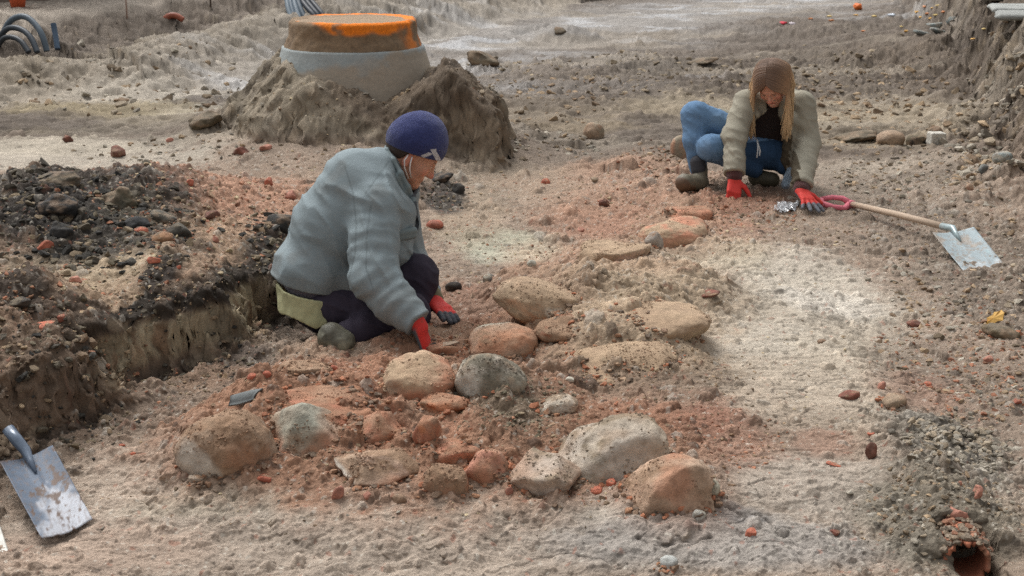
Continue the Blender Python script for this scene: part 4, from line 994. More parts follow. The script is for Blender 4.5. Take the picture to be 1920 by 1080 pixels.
# ================= the man in the grey jacket
MD = 5.08
def PMm(px, py, dd=0.0): return P(px, py, MD+dd)
def RP(px): return px*MD/FPX
hn, Dn = PT(795, 648); hfar, Df = PT(845, 615)
print('man hand D', Dn, Df)
Fm, Rm, Um = head_frame((.75, .06, -.62)); Cm = PMm(776, 285, 0)
sh_n, sh_f = PMm(700, 385, -.17), PMm(735, 370, .19)
el_n = PMm(700, 522, -.26); wr_n = P(781, 604, min(Dn, MD-.12)-.01)
el_f = PMm(762, 484, .34); wr_f = P(812, 564, MD+.05)
hip = PMm(595, 572, .0); kn_n = PMm(765, 588, -.10); an_n = PMm(656, 630, -.20); kn_f = PMm(778, 518, .02); an_f = PMm(772, 600, -.0)
man_ = empty('person', (hip[0], hip[1], HGT(hip[0], hip[1])), 'man in a grey jacket and navy knit hat crouching and scraping at the boulders', 'person')
# torso of the jacket
TJ = [(PMm(590, 512, -.07), PMm(626, 425, -.06), RP(64), RP(67)), (PMm(590, 512, .07), PMm(626, 425, .08), RP(66), RP(70)),
      (PMm(626, 425, -.06), PMm(674, 355, -.07), RP(70), RP(64)), (PMm(626, 425, .08), PMm(682, 353, .10), RP(70), RP(64)),
      (PMm(672, 352, -.07), sh_n, RP(66), RP(44)), (PMm(680, 350, .10), sh_f, RP(66), RP(44)), (PMm(715, 318, 0), PMm(690, 350, .02), RP(40), RP(60)),
      (PMm(730, 400, -.06), PMm(722, 470, -.04), RP(46), RP(44)), (PMm(730, 400, .10), PMm(722, 470, .10), RP(46), RP(44)),
      (PMm(640, 480, .0), PMm(715, 450, .02), RP(72), RP(50)), (PMm(562, 498, .0), PMm(600, 500, .0), RP(46), RP(60))]
def torso_m(p, g=0.0):
    d = None
    for (a, b, ra, rb) in TJ: e = cap(p, a, b, ra+g, rb+g); d = e if d is None else smin(d, e, .05)
    return d
ARMn = [(sh_n, el_n, RP(43), RP(40)), (el_n, P(738, 566, (MD-.26+Dn)/2), RP(41), RP(34)), (P(738, 566, (MD-.26+Dn)/2), wr_n, RP(34), RP(27))]
ARMf = [(sh_f, el_f, RP(44), RP(36)), (el_f, wr_f+(el_f-wr_f)*.12, RP(36), RP(20))]
def arm_f(p, A, g=0.0, fold=0.0):
    d = None
    for k, (a, b, ra, rb) in enumerate(A):
        e, t = cap(p, a, b, ra+g, rb+g, full=True)
        if fold:
            ax_ = nrm(b-a).astype(F32); Ln = np.linalg.norm(b-a); s = (p-np.asarray(a, F32)) @ ax_
            e = e + fold*np.sin(s/.050*6.28/1.0+2.2*fb3(p, .09, 2, 31+k)*2)*(.5+.5*fb3(p, .12, 2, 61))*(.5 if k == 0 else 1)
        if k == len(A)-1: e = smax(e, (p-np.asarray(b, F32)) @ nrm(b-a).astype(F32)-.006, .008)
        d = e if d is None else smin(d, e, .03)
    return d
hemn = nrm([.20, .04, 1.0]).astype(F32); hemc = PMm(590, 527, 0).astype(F32)
def jacket_m(p):
    d = torso_m(p)
    d = smin(d, arm_f(p, ARMn, 0, .0065), .022); d = smin(d, arm_f(p, ARMf, 0, .004), .03)
    w1 = wrk(p, (.45, .2, .85), .26, 3.0, 301); w2 = wrk(p, (.85, .2, .45), .18, 3.4, 302)
    d = d - .009*w1 - .009*np.maximum(w2, 0)**2*sstep(-.3, .3, fb3(p, .2, 2, 303))
    s = (p-hemc) @ hemn
    # gathered, blousing hem: cut by the hem plane except round the arms
    cut = smax(-s, -(arm_f(p, ARMn)-.012), .008); cut = np.maximum(cut, -(arm_f(p, ARMf)-.012)*0-1)
    d = smin(d, cap(p, PMm(556, 512, -.06), PMm(655, 530, -.10), RP(30), RP(28)), .03)
    d = smax(d, -s*1.0-.0, .012) if False else np.maximum(d, np.minimum(-s, arm_f(p, ARMn)-.006) if True else d)
    # armhole seam
    seam = np.abs(cap(p, sh_n, el_n, 0)-RP(46)-.004)
    return d
def jcol(v, n):
    b = C(130,142,146); nz = fb3(v, .14, 3, 71)
    c = np.tile(b, (len(v), 1))*(1+.06*nz)[:, None]
    dirt = sstep(.1, .5, fb3(v, .08, 3, 72)+.5*((v[:, 2] < wr_n[2]+.12)))[:, None]*.25
    c = c*(1-dirt)+C(112,106,98)*dirt
    # seams
    for pl in ([(655,300),(668,350),(672,410),(668,470),(655,520)], [(735,290),(706,330),(690,352)], [(700,375),(690,440),(688,500),(700,545)]):
        pts = [P(x_, y_, 4.75) for x_, y_ in pl]
        for a, b_ in zip(pts[:-1], pts[1:]):
            # distance measured in the side plane
            A = a[[0, 2]]; B = b_[[0, 2]]; sc_ = 1.0
            view = v-np.array([0, 0, HC]); q = np.array([0, 0, HC])+view*(4.75*CP/(view[:, 1:2]+1e-6)*1.0)
            e = B-A; t = np.clip(((q[:, [0, 2]]-A) @ e)/(e@e), 0, 1); d = np.hypot(q[:, 0]-A[0]-t*e[0], q[:, 2]-A[1]-t*e[1])
            m = ((1-sstep(.0015, .0045, d))*(n[:, 1] < 0))[:, None]*.4; c = c*(1-m)+C(86,94,96)*m
    return c
lo, hi = bounds([x for t in TJ for x in t[:2]]+[x for t in ARMn+ARMf for x in t[:2]], .16)
jk = piece('jacket', jacket_m, lo, hi, .0052, M_CLOTH, man_, jcol)
def band_m(p):
    s = (p-hemc) @ hemn; d = torso_m(p, -.008)+.0016*np.sin(p[..., 0]*500+p[..., 1]*300)
    return np.maximum(d, np.maximum(s-.015, -s-.042))
lo2, hi2 = bounds([PMm(515, 480, -.25), PMm(690, 620, .3)], .03)
piece('waistband', band_m, lo2, hi2, .005, M_KNIT, man_, C(104,98,108))
def shirt_m(p):
    s = (p-hemc) @ hemn; fl = np.clip(-s, 0, .2)
    d = torso_m(p, -.018)+.004*np.sin(p[..., 0]*55+p[..., 1]*40+1)+ .004*wrk(p, (1, 0, 0), .07, 1.6, 88)
    x_ = (p[..., 0]-hemc[0])
    low = .125+.02*np.sin(x_*20)-np.clip(x_+.02, 0, 1)*.55
    return np.maximum(np.maximum(d, -(d+.012)), np.maximum(s+.03, -s-low))
TJs = TJ+[(PMm(590, 540, -.05), PMm(588, 595, -.05), RP(68), RP(66)), (PMm(590, 540, .05), PMm(588, 595, .05), RP(68), RP(66))]
def torso_s(p, g=0.0):
    d = None
    for (a, b, ra, rb) in TJs: e = cap(p, a, b, ra+g, rb+g); d = e if d is None else smin(d, e, .05)
    return d
def shirt_m(p):
    s = (p-hemc) @ hemn
    d = torso_s(p, -.006)-.004*wrk(p, (1, 0, 0), .06, 1.8, 88)
    x_ = (p[..., 0]-hemc[0]); low = .115+.012*np.sin(x_*26)-np.clip(x_-.03, 0, 1)*.75
    return np.maximum(np.maximum(d, -(d+.010)), np.maximum(s+.02, -s-low))
piece('shirt_tail', shirt_m, lo2-np.array([0, 0, .05]), hi2, .0045, M_CLOTH, man_, lambda v, n: np.tile(C(172,170,132), (len(v), 1))*(1+.08*fb3(v, .06, 2, 5))[:, None])
LEG = [(PMm(604, 566, .0), PMm(604, 562, .05), RP(55), RP(55)), (PMm(622, 574, -.08), kn_n, RP(44), RP(38)), (kn_n, an_n, RP(35), RP(27)),
       (PMm(632, 552, .05), kn_f, RP(50), RP(42)), (kn_f, an_f, RP(38), RP(26))]
def trou(p):
    d = None
    for (a, b, ra, rb) in LEG: e = cap(p, a, b, ra, rb); d = e if d is None else smin(d, e, .02)
    return d-.006*wrk(p, (.9, 0, .2), .16, 3.0, 120)-.006*np.maximum(wrk(p, (.6, 0, .8), .10, 3.0, 121), 0)**2
lo, hi = bounds([x for t in LEG for x in t[:2]], .15)
piece('trousers', trou, lo, hi, .0065, M_CLOTH, man_, lambda v, n: np.tile(C(54,48,60), (len(v), 1))*(1+.25*fb3(v, .08, 3, 7))[:, None])
sb, Ds = PT(628, 652)
def shoe_m(p):
    h = P(622, 629, Ds+.05); t = P(645, 640, Ds+.05)
    d = cap(p, h, t, RP(23), RP(20)); d = smin(d, cap(p, P(618, 640, Ds+.05), P(640, 646, Ds+.03), RP(19), RP(15)), .02)
    return d-.002*wrk(p, (1, 0, 0), .03, 1.5, 9)
lo, hi = bounds([P(600, 610, Ds), P(690, 660, Ds+.1)], .06)
piece('boot', shoe_m, lo, hi, .004, M_LEATHER, man_, lambda v, n: np.tile(C(88,86,74), (len(v), 1))*(1+.4*fb3(v, .04, 3, 7))[:, None]+C(150,150,130)*(sstep(.1, .5, fb3(v, .05, 3, 17))*.4)[:, None])
def shoe_m2(p):
    return smin(cap(p, an_f+np.array([-.02, 0, -.05]), an_f+np.array([.10, .02, -.075]), .045, .04), cap(p, an_f, an_f+np.array([0, 0, -.05]), .05, .045), .02)
lo, hi = bounds([an_f+np.array([-.1, -.06, -.14]), an_f+np.array([.18, .08, .06])], .01)
piece('boot', shoe_m2, lo, hi, .006, M_LEATHER, man_, C(70,66,58))
# collar: a standing flap round the neck, dark inside
cc_ = [(735,268,.03),(726,282,-.045),(738,300,-.085),(752,325,-.095),(765,350,-.07),(775,372,-.03)]
cf_ = [(735,268,.03),(752,272,.09),(772,300,.12),(782,330,.10),(782,355,.05),(775,372,-.03)]
def collar(p):
    d = None
    for L_ in (cc_, cf_):
        for a, b in zip(L_[:-1], L_[1:]):
            A, B = PMm(a[0], a[1], a[2]), PMm(b[0], b[1], b[2]); dn = np.array([-.022, -.0, -.022])
            for k in range(3):
                e = cap(p, A+dn*k*.8, B+dn*k*.8, .0085); d = e if d is None else smin(d, e, .014)
    for a, b in (((775,372,-.05),(782,440,-.07)), ((782,440,-.07),(778,480,-.06))):
        d = smin(d, cap(p, PMm(*a), PMm(*b), .012), .012)
    return d
lo, hi = bounds([PMm(700, 250, -.14), PMm(800, 500, .16)], .02)
axc = PMm(765, 300, 0)
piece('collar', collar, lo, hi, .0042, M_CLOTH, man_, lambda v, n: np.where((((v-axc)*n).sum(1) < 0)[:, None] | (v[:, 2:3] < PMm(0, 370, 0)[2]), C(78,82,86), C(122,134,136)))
pk = MB()
A = [PMm(738, 432, -.17), PMm(782, 424, -.135), PMm(784, 440, -.135), PMm(738, 449, -.17)]
def pocket(p):
    a_, b_ = PMm(742, 438, -.135), PMm(776, 432, -.105); d = cap(p, a_, b_, .014); return smin(d, cap(p, a_+[0, 0, -.02], b_+[0, 0, -.02], .012), .01)
lo, hi = bounds([PMm(725, 415, -.16), PMm(795, 470, -.08)], .02)
piece('pocket_flap', pocket, lo, hi, .0045, M_CLOTH, man_, C(120,131,132))
# hands and gloves
gl = []
dn_ = nrm(P(802, 640, Dn)-wr_n); 
W1 = wr_n+dn_*.012; n1 = np.array([.86, -.12, .42])
L1 = finger_caps(W1, nrm([.30, .10, -.95]), n1, -1, [.35, .42, .5, .55], .14, 1.08, (.9, .3, -.3))
hand_glove('glove', L1, W1, nrm([.30, .10, -.95]), n1, C(206,56,50), C(84,92,98), man_, (wr_n-dn_*.03, W1+dn_*.01, .034, .030))
tf = P(856, 604, Df)
W2 = wr_f+nrm(P(822, 592, Df)-wr_f)*.015; d2 = nrm(P(862, 606, Df-.02)-W2); n2 = np.array([.35, -.35, .9])
L2 = finger_caps(W2, d2, n2, 1, [.05, .08, .12, .15], .10, 1.0, (.5, .25, -.95))
hand_glove('glove', L2, W2, d2, n2, C(206,58,52), C(62,64,70), man_, (wr_f+(W2-wr_f)*-.2, W2+d2*.012, .034, .030))
piece('shirt_cuff', lambda p: cap(p, wr_f+(el_f-wr_f)*.02, wr_f+(el_f-wr_f)*.10, .043, .046), wr_f-.09, wr_f+.11, .005, M_CLOTH, man_, C(112,104,80))
def body_m(p):
    d = head_sdf(p, Cm, (Fm, Rm, Um))
    nk = Cm-Fm*.03-Um*.06; d = smin(d, cap(p, nk, PMm(728, 325, .01), .058, .068), .025)
    b = None
    for (a, b_, ra, rb) in TJ+ARMn+ARMf+LEG: e = cap(p, a, b_, max(ra-.028, .018), max(rb-.028, .018)); b = e if b is None else smin(b, e, .03)
    d = smin(d, b, .03)
    for L_ in (L1, L2): d = smin(d, hand_f(L_, -.0012)(p), .01)
    return d
def fine_axis(lo, hi, a, b, hf, hc):
    o = [lo]; x = lo
    while x < hi: x += hf if a < x < b else hc; o.append(x)
    return np.array(o)
def body(f, lo, hi, c, r, hf, hc, parent, colf):
    v, fc_ = nets(f, *[fine_axis(lo[k], hi[k], c[k]-r, c[k]+r, hf, hc) for k in range(3)]); return add_obj('body', v, fc_, M_SKIN, parent, colf(v))
lo, hi = bounds([x for t in TJ+ARMn+ARMf+LEG for x in t[:2]]+[Cm+.15], .12)
body(body_m, lo, hi, Cm, .145, .0030, .012, man_, lambda v: head_col(v, Cm, (Fm, Rm, Um), C(186,138,114), C(170,104,94)))
# knit hat with its pale mark
def loc_m(p): return (p-np.asarray(Cm, F32)) @ np.stack([Fm, Rm, Um], 1).astype(F32)
def hat(p):
    q = loc_m(p); d = smin(ell(q, (-.012, 0, .046), (.114, .096, .112)), ell(q, (-.035, 0, .02), (.092, .090, .085)), .03)
    d = d-.0022*fb3(q, .03, 2, 3)-.004*(1-sstep(0, .012, np.abs(q[..., 1]+.02)))*sstep(.12, .15, q[..., 2]+.0)
    return np.maximum(np.maximum(d, .006+.36*q[..., 0]-q[..., 2]), -(d+.009))
def hat_col(v, n):
    c = np.tile(C(56,64,112), (len(v), 1)); q = loc_m(v)
    band_ = 1-sstep(.03, .075, q[:, 2]-.36*q[:, 0]); c = c*(1-band_*.35)[:, None]+C(38,38,70)*(band_*.35)[:, None]
    view = v-np.array([0, 0, HC]); sx = 960+FPX*view[:, 0]/(view[:, 1]*CP-view[:, 2]*SP); sy = 540-FPX*(view[:, 1]*SP+view[:, 2]*CP)/(view[:, 1]*CP-view[:, 2]*SP)
    for pg in ([(789,291.5),(795,289.5),(804,285.5),(812,288),(808,291),(801,293.5),(794,296.5)], [(807,280.5),(818,279.5),(818,283),(827,299.5),(818.5,302.5),(811,288)]):
        ins = np.zeros(len(v), bool); j = len(pg)-1
        for i in range(len(pg)):
            xi, yi = pg[i]; xj, yj = pg[j]; ins ^= ((yi > sy) != (yj > sy)) & (sx < (xj-xi)*(sy-yi)/(yj-yi+1e-9)+xi); j = i
        c[ins & (n[:, 1] < -.1)] = C(200,200,204)
    return c
lo, hi = bounds([Cm-.17, Cm+.19], 0)
piece('knit_hat', hat, lo, hi, .0026, M_KNIT, man_, hat_col)
def nape(p):
    q = loc_m(p); d = ell(q, (-.018, 0, .01), (.100, .080, .095)); return np.maximum(np.maximum(d, q[..., 0]+.018-.35*q[..., 2]), -q[..., 2]-.065)
piece('hair', nape, lo, hi, .004, M_HAIR, man_, C(58,46,38))
st_ = MB()
L3 = lambda f, r, u: Cm+Fm*f+Rm*r+Um*u
sg = -1 if (Rm[1] > 0) else 1
V, F = tube([L3(-.004, sg*.083, -.006), L3(.006, sg*.085, -.03), L3(.02, sg*.078, -.052), L3(.045, sg*.060, -.075)], .0028, 6); st_.add(V, F)
V, F = tube([L3(-.02, sg*.082, -.01), L3(-.018, sg*.085, -.035), L3(.0, sg*.080, -.058), L3(.04, sg*.060, -.085)], .0028, 6); st_.add(V, F)
st_.build('mask_strap', M_CLOTH, man_, C(226,222,220))

# ================= trowels held by both
def trowel(hand, tip, roll, label, hl=.10):
    e = empty('trowel', hand, label, 'trowel'); d = nrm(tip-hand); up = nrm(np.array([0, 0, 1.0])-d[2]*d); s = np.cross(d, up)
    h = MB(); V, F = tube([hand-d*.05, hand-d*.02, hand+d*.03, hand+d*.055], [.012, .016, .015, .010], 12); h.add(V, F); h.build('handle', M_TERRA, e, C(104,80,60))
    n = MB(); b0 = tip-d*.105; V, F = tube([hand+d*.055, hand+d*.07+up*.012, b0+up*.012, b0+d*.01], .0042, 8); n.add(V, F); n.build('neck', M_CONC, e, C(110,108,104))
    b = MB(); o = [b0-s*.012, b0-s*.034+d*.02, tip-d*.03-s*.02, tip, tip-d*.03+s*.02, b0+s*.034+d*.02, b0+s*.012]
    V = [p-up*.0015 for p in o]+[p+up*.0015 for p in o]; k = len(o)
    b.add(V, [list(range(k))[::-1], [k+i for i in range(k)]]+[[i, (i+1) % k, k+(i+1) % k, k+i] for i in range(k)])
    b.build('blade', M_CONC, e, C(150,132,114), smooth=False)
palm1 = W1+nrm([.30, .10, -.95])*.085-nrm(n1)*.03
trowel(palm1, P(862, 641, Dn-.03), 0, 'small dusty trowel in the right glove of the man in grey')

# ================= the woman in the beige jacket
h1, D1 = PT(1380, 366); h2p, D2 = PT(1512, 388); s1_, D3 = PT(1295, 361); s2_, D4 = PT(1432, 350)
print('woman D', D1, D2, D3, D4)
WD = (D3+D4)/2+.02
def PW(px, py, dd=0.0): return P(px, py, WD+dd)
def RW(px): return px*WD/FPX
shL, shR = PW(1398, 190, -.08), PW(1505, 192, -.10)
elL, wrL = PW(1377, 256, -.16), P(1377, 322, D1+.02)
elR, wrR = PW(1513, 268, -.10), P(1503, 348, D2+.06)
hipw = PW(1440, 296, .14)
wo_ = empty('person', (hipw[0], hipw[1], HGT(hipw[0], hipw[1])), 'long haired woman in a beige jacket and blue jeans crouching with both gloves down', 'person')
TW = [(PW(1418, 194, -.02), PW(1486, 194, -.02), RW(24), RW(24)), (PW(1425, 200, 0), PW(1425, 270, .10), RW(27), RW(32)), (PW(1480, 200, 0), PW(1472, 268, .10), RW(30), RW(34)),
      (PW(1425, 265, .10), PW(1470, 265, .10), RW(34), RW(38)), (PW(1450, 180, .03), PW(1450, 215, .04), RW(22), RW(36))]
AL = [(shL, elL, RW(22), RW(21)), (elL, wrL, RW(21), RW(18))]; AR = [(shR, elR, RW(22), RW(22)), (elR, wrR, RW(22), RW(18))]
def tw(p, g=0.0):
    d = None
    for (a, b, ra, rb) in TW: e = cap(p, a, b, ra+g, rb+g); d = e if d is None else smin(d, e, .04)
    return d
xl = PW(1412, 240, -.1)[0]; xr = PW(1474, 240, -.1)[0]
def jacket_w(p):
    d = tw(p)
    zt_, zb_ = PW(0, 205, 0)[2], PW(0, 292, .05)[2]
    tt = np.clip((zt_-p[..., 2])/(zt_-zb_), 0, 1)
    L_ = PW(1436, 205, -.1)[0]+(PW(1396, 240, -.1)[0]-PW(1436, 205, -.1)[0])*np.clip(tt*2, 0, 1); R__ = PW(1462, 205, -.1)[0]+(PW(1478, 290, -.1)[0]-PW(1462, 205, -.1)[0])*np.clip(tt*1.5, 0, 1)
    wedge = np.maximum(np.maximum(L_-p[..., 0], p[..., 0]-R__), p[..., 1]-(PW(1440, 230, .02)[1]))
    d = smax(d, -wedge, .012)
    d = smin(d, arm_f(p, AL, 0, .0016), .025); d = smin(d, arm_f(p, AR, 0, .0016), .025)
    # hanging front panel and back tail
    fl1 = cap(p, PW(1484, 225, -.12), PW(1482, 300, -.02), RW(13), RW(16)); fl1 = smin(fl1, cap(p, PW(1482, 300, -.02), PW(1478, 322, .02), RW(16), RW(9)), .02)
    d = smin(d, fl1, .02); d = smin(d, cap(p, PW(1350, 212, .12), PW(1400, 240, .10), RW(8), RW(20)), .02)
    return d-.006*wrk(p, (.4, 0, 1), .20, 2.6, 401)-.006*np.maximum(wrk(p, (.7, 0, .7), .12, 3.0, 402), 0)**2
def jwc(v, n):
    c = np.tile(C(148,143,128), (len(v), 1))*(1+.10*fb3(v, .1, 3, 5))[:, None]
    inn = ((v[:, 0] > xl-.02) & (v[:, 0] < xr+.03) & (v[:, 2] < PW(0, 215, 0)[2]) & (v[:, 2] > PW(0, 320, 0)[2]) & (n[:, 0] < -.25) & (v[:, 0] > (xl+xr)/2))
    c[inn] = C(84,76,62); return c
lo, hi = bounds([x for t in TW+AL+AR for x in t[:2]]+[PW(1340, 330, .1)], .11)
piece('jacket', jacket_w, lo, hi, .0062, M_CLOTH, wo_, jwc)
piece('top', lambda p: smax(tw(p, -.016), -cap(p, PW(1440, 330, .0), PW(1500, 330, .0), .02), .02)-.003*wrk(p, (1, 0, .3), .07, 1.4, 9), *bounds([x for t in TW for x in t[:2]], .13), .007, M_KNIT, wo_, C(50,40,37))
def wcollar(p):
    d = None
    for L_ in ([(1414,190,-.08),(1412,200,-.10),(1420,216,-.13)], [(1484,190,-.08),(1488,200,-.10),(1482,218,-.13)], [(1414,190,-.08),(1430,182,.04),(1466,182,.04),(1484,190,-.08)]):
        for a, b in zip(L_[:-1], L_[1:]): e = cap(p, PW(*a), PW(*b), RW(6)); d = e if d is None else smin(d, e, .015)
    return d
piece('collar', wcollar, *bounds([PW(1395, 160, -.2), PW(1505, 220, .06)], .02), .0055, M_CLOTH, wo_, C(146,138,120))
LW = [(PW(1430, 285, .10), PW(1465, 290, .08), RW(32), RW(30)), (PW(1405, 262, .10), PW(1304, 217, .02), RW(30), RW(27)), (PW(1304, 217, .02), PW(1302, 262, 0), RW(25), RW(20)), (PW(1302, 262, 0), PW(1309, 316, .03), RW(20), RW(16))]
LW2 = [(PW(1455, 290, .06), PW(1332, 277, -.08), RW(29), RW(25)), (PW(1332, 279, -.08), PW(1415, 318, -.0), RW(22), RW(15)), (PW(1455, 290, .06), PW(1470, 308, .02), RW(26), RW(18))]
def jeans(p):
    d = None
    for LL in (LW, LW2):
        g = None
        for (a, b, ra, rb) in LL: e = cap(p, a, b, ra, rb); g = e if g is None else smin(g, e, .02)
        d = g if d is None else smin(d, g, .008)
    return d-.003*wrk(p, (.5, 0, .8), .12, 2.6, 420)-.0035*np.maximum(wrk(p, (.8, 0, .4), .08, 3.0, 421), 0)**2
def jeans_c(v, n):
    c = np.tile(C(98,128,160), (len(v), 1)); m = sstep(PW(1372, 0, 0)[0], PW(1400, 0, 0)[0], v[:, 0])*(v[:, 2] < PW(0, 250, 0)[2]); c = c*(1-m*.0)[:, None]
    lt = sstep(.1, .6, fb3(v, .12, 2, 3))[:, None]*.25; c = c*(1-lt)+C(136,160,184)*lt
    m = sstep(0, .06, v[:, 0]-PW(1365, 0, 0)[0])[:, None]*(v[:, 2:3] < PW(0, 262, 0)[2]); return c*(1-m)+C(50,74,102)*m
piece('jeans', jeans, *bounds([x for t in LW+LW2 for x in t[:2]], .12), .006, M_DENIM, wo_, jeans_c)
def boot1(p):
    d = cap(p, P(1312, 318, D3+.05), P(1312, 340, D3+.02), RW(15), RW(14)); d = smin(d, cap(p, P(1316, 343, D3+.03), P(1283, 343, D3-.06), RW(13), RW(17)), .02); return d
def b1c(v, n):
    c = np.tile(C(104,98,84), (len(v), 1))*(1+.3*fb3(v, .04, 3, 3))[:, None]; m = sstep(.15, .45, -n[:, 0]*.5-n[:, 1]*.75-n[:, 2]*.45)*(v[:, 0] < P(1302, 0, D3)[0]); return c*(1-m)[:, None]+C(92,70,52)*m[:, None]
piece('boot', boot1, *bounds([P(1262, 300, D3-.12), P(1340, 365, D3+.1)], .03), .0045, M_LEATHER, wo_, b1c)
piece('boot', lambda p: smin(cap(p, P(1418, 332, D4+.03), P(1448, 337, D4), RW(15), RW(14)), cap(p, P(1415, 322, D4+.04), P(1420, 335, D4+.02), RW(13), RW(13)), .02), *bounds([P(1395, 300, D4-.1), P(1475, 360, D4+.1)], .03), .0048, M_LEATHER, wo_, C(74,70,56))
piece('sock', lambda p: cap(p, P(1308, 305, D3+.03), P(1310, 318, D3+.03), RW(14)), *bounds([P(1290, 290, D3-.05), P(1325, 330, D3+.1)], .03), .005, M_CLOTH, wo_, C(60,60,64))
for (wr_, el_) in ((wrL, elL), (wrR, elR)):
    a_ = nrm(wr_-el_)
    piece('knitted_cuff', lambda p: cap(p, wr_+a_*.005, wr_+a_*.030, .047, .044), wr_-.09, wr_+.10, .005, M_KNIT, wo_, C(84,52,50))
W3 = wrL+nrm(wrL-elL)*.045; d3 = nrm(P(1376, 366, D1-.03)-W3); n3 = np.array([.1, -.85, .5])
L3_ = finger_caps(W3, d3, n3, -1, [.30, .35, .4, .45], .10, 1.0, (.9, .5, -.1))
hand_glove('glove', L3_, W3, d3, n3, C(206,62,54), C(96,102,108), wo_, (W3-d3*.03, W3, .036, .032), h=.0034)
W4 = wrR+nrm(wrR-elR)*.045; W4[2] = max(W4[2], HGT(W4[0], W4[1])+.05); d4 = nrm(np.array([.30, -.95, -.42])); n4 = np.array([.15, -.25, .95])
L4_ = finger_caps(W4, d4, n4, -1, [.12, .05, .05, .10], .34, 1.0, (.95, .45, -.2))
L4_ = [(np.array([a[0], a[1], max(a[2], HGT(a[0], a[1])+.004)]), np.array([b[0], b[1], max(b[2], HGT(b[0], b[1])+.004)]), ra, rb, k, i) for (a, b, ra, rb, k, i) in L4_]
hand_glove('glove', L4_, W4, d4, n4, C(206,62,54), C(104,108,116), wo_, (wrR, W4, .040, .034), h=.0034)
Fw, Rw, Uw = head_frame((-.24, -.62, -.78), .10); Cw = PW(1447, 156, -.20)
def body_w(p):
    d = head_sdf(p, Cw, (Fw, Rw, Uw), .97)
    d = smin(d, cap(p, Cw-Fw*.03-Uw*.06, PW(1452, 195, .0), .050, .06), .025); b = None
    for (a, b_, ra, rb) in TW+AL+AR+LW+LW2: e = cap(p, a, b_, max(ra-.024, .015), max(rb-.024, .015)); b = e if b is None else smin(b, e, .03)
    d = smin(d, b, .03)
    for L_ in (L3_, L4_): d = smin(d, hand_f(L_, -.0012)(p), .01)
    return d
lo, hi = bounds([x for t in TW+AL+AR+LW+LW2 for x in t[:2]]+[Cw+.12, W4+d4*.2], .12)
body(body_w, lo, hi, Cw, .135, .0036, .012, wo_, lambda v: head_col(v, Cw, (Fw, Rw, Uw), C(204,154,132), C(186,108,100), .97))
# hair: crown shell plus falling locks
def locw(p): return (p-np.asarray(Cw, F32)) @ np.stack([Fw, Rw, Uw], 1).astype(F32)
def crown(p):
    q = locw(p); d = ell(q, (-.012, 0, .030), (.104, .084, .108))
    face_ = smax(.030-q[..., 0], np.abs(q[..., 1])-np.clip(.008+(.075-q[..., 2])*.72, -.02, .064), .008)
    return np.maximum(smax(d, -face_, .008), -q[..., 2]-.06)
hair = None
def hcol(t, r_):
    c0, c1_, c2_ = C(114,90,74), C(160,126,96), C(206,174,132)
    c = c0*(1-sstep(0, .45, t))+c1_*sstep(0, .45, t); c = c*(1-sstep(.4, .85, t))+c2_*sstep(.4, .85, t); return c*(.72+.42*r_)
piece('hair_crown', crown, *bounds([Cw-.14, Cw+.15], 0), .0045, M_HAIR, wo_, lambda v, n: np.tile(C(110,86,72), (len(v), 1))*(1+.25*vn3(locw(v)*np.array([1, .25, .25], F32), .006, 3))[:, None])
hb = MB(); hc = []
rh = np.random.RandomState(8)
for k in range(1900):
    sgn = -1 if k % 2 else 1
    fp_ = -.10+.176*rh.rand()**.7; rr_ = rh.rand(); pts = []; nphi = 9
    sc_ = 1.035+.06*rh.rand()
    A_ = math.sqrt(max(.10, 1-((fp_+.012)/.112)**2)); fr_ = max(0, min(1, (fp_+.01)/.084))**1.4
    FRP = np.array([(.078, 0, .102), (.093, .022, .084), (.094, .044, .056), (.082, .067, .022), (.066, .084, -.020)])
    for i in range(nphi):
        ph = math.radians(.3)+math.radians(95)*i/(nphi-1); q = i/(nphi-1)
        Ar = A_+(1-A_)*q*.85
        g_ = np.array([fp_, .092*Ar*math.sin(ph)*sc_, .026+.108*A_*math.cos(ph)*sc_+.004*math.sin(ph*2)])
        f_ = np.array([np.interp(q*4, range(5), FRP[:, m_]) for m_ in range(3)])*np.array([1, sc_, 1])
        l_ = g_*(1-fr_)+f_*fr_
        pts.append(Cw+Fw*l_[0]+Rw*(sgn*l_[1])+Uw*l_[2])
    L_ = (.14+.12*rh.rand()) if fp_ > -.03 else .07+.12*rh.rand()
    sid = Rw*sgn; sid[2] = 0; base = pts[-1]; n_ = 8; out = rh.randn()*.010; o2 = rh.randn()*.008
    for i in range(1, n_+1):
        t = i/n_; pts.append(base+np.array([0, -.03, -1.0])*L_*t+sid*(.014*math.sin(t*2.2)+out*t)+np.array([0, o2*t, 0]))
    n = len(pts); rad = [.0025*(1-.6*(i/(n-1))**2) for i in range(n)]
    V, F = tube(pts, rad, 5, False); hb.add(V, F)
    for i in range(n): hc += [hcol(max(0, (i-2)/(n-3)), rr_)]*5
add_obj('hair', np.array(hb.V), hb.F, M_HAIR, wo_, np.array(hc))
ds = MB(); V, F = tube([PW(1420, 262, -.10), PW(1421, 280, -.12), PW(1419, 296, -.13)], RW(1.3), 6); ds.add(V, F); V, F = tube([PW(1420, 265, -.10), PW(1425, 282, -.12), PW(1424, 292, -.13)], RW(1.3), 6); ds.add(V, F)
ds.build('drawstring', M_CLOTH, wo_, C(210,210,208))
piece('scarf_end', lambda p: cap(p, PW(1482, 318, -.04), PW(1474, 345, -.06), RW(6), RW(9))-.004*wrk(p, (1, 0, 0), .03, 1.5, 77), *bounds([PW(1465, 305, -.1), PW(1495, 355, 0)], .04), .005, M_KNIT, wo_, lambda v, n: np.tile(C(150,168,184), (len(v), 1))*(1+.5*fb3(v, .012, 2, 7))[:, None])
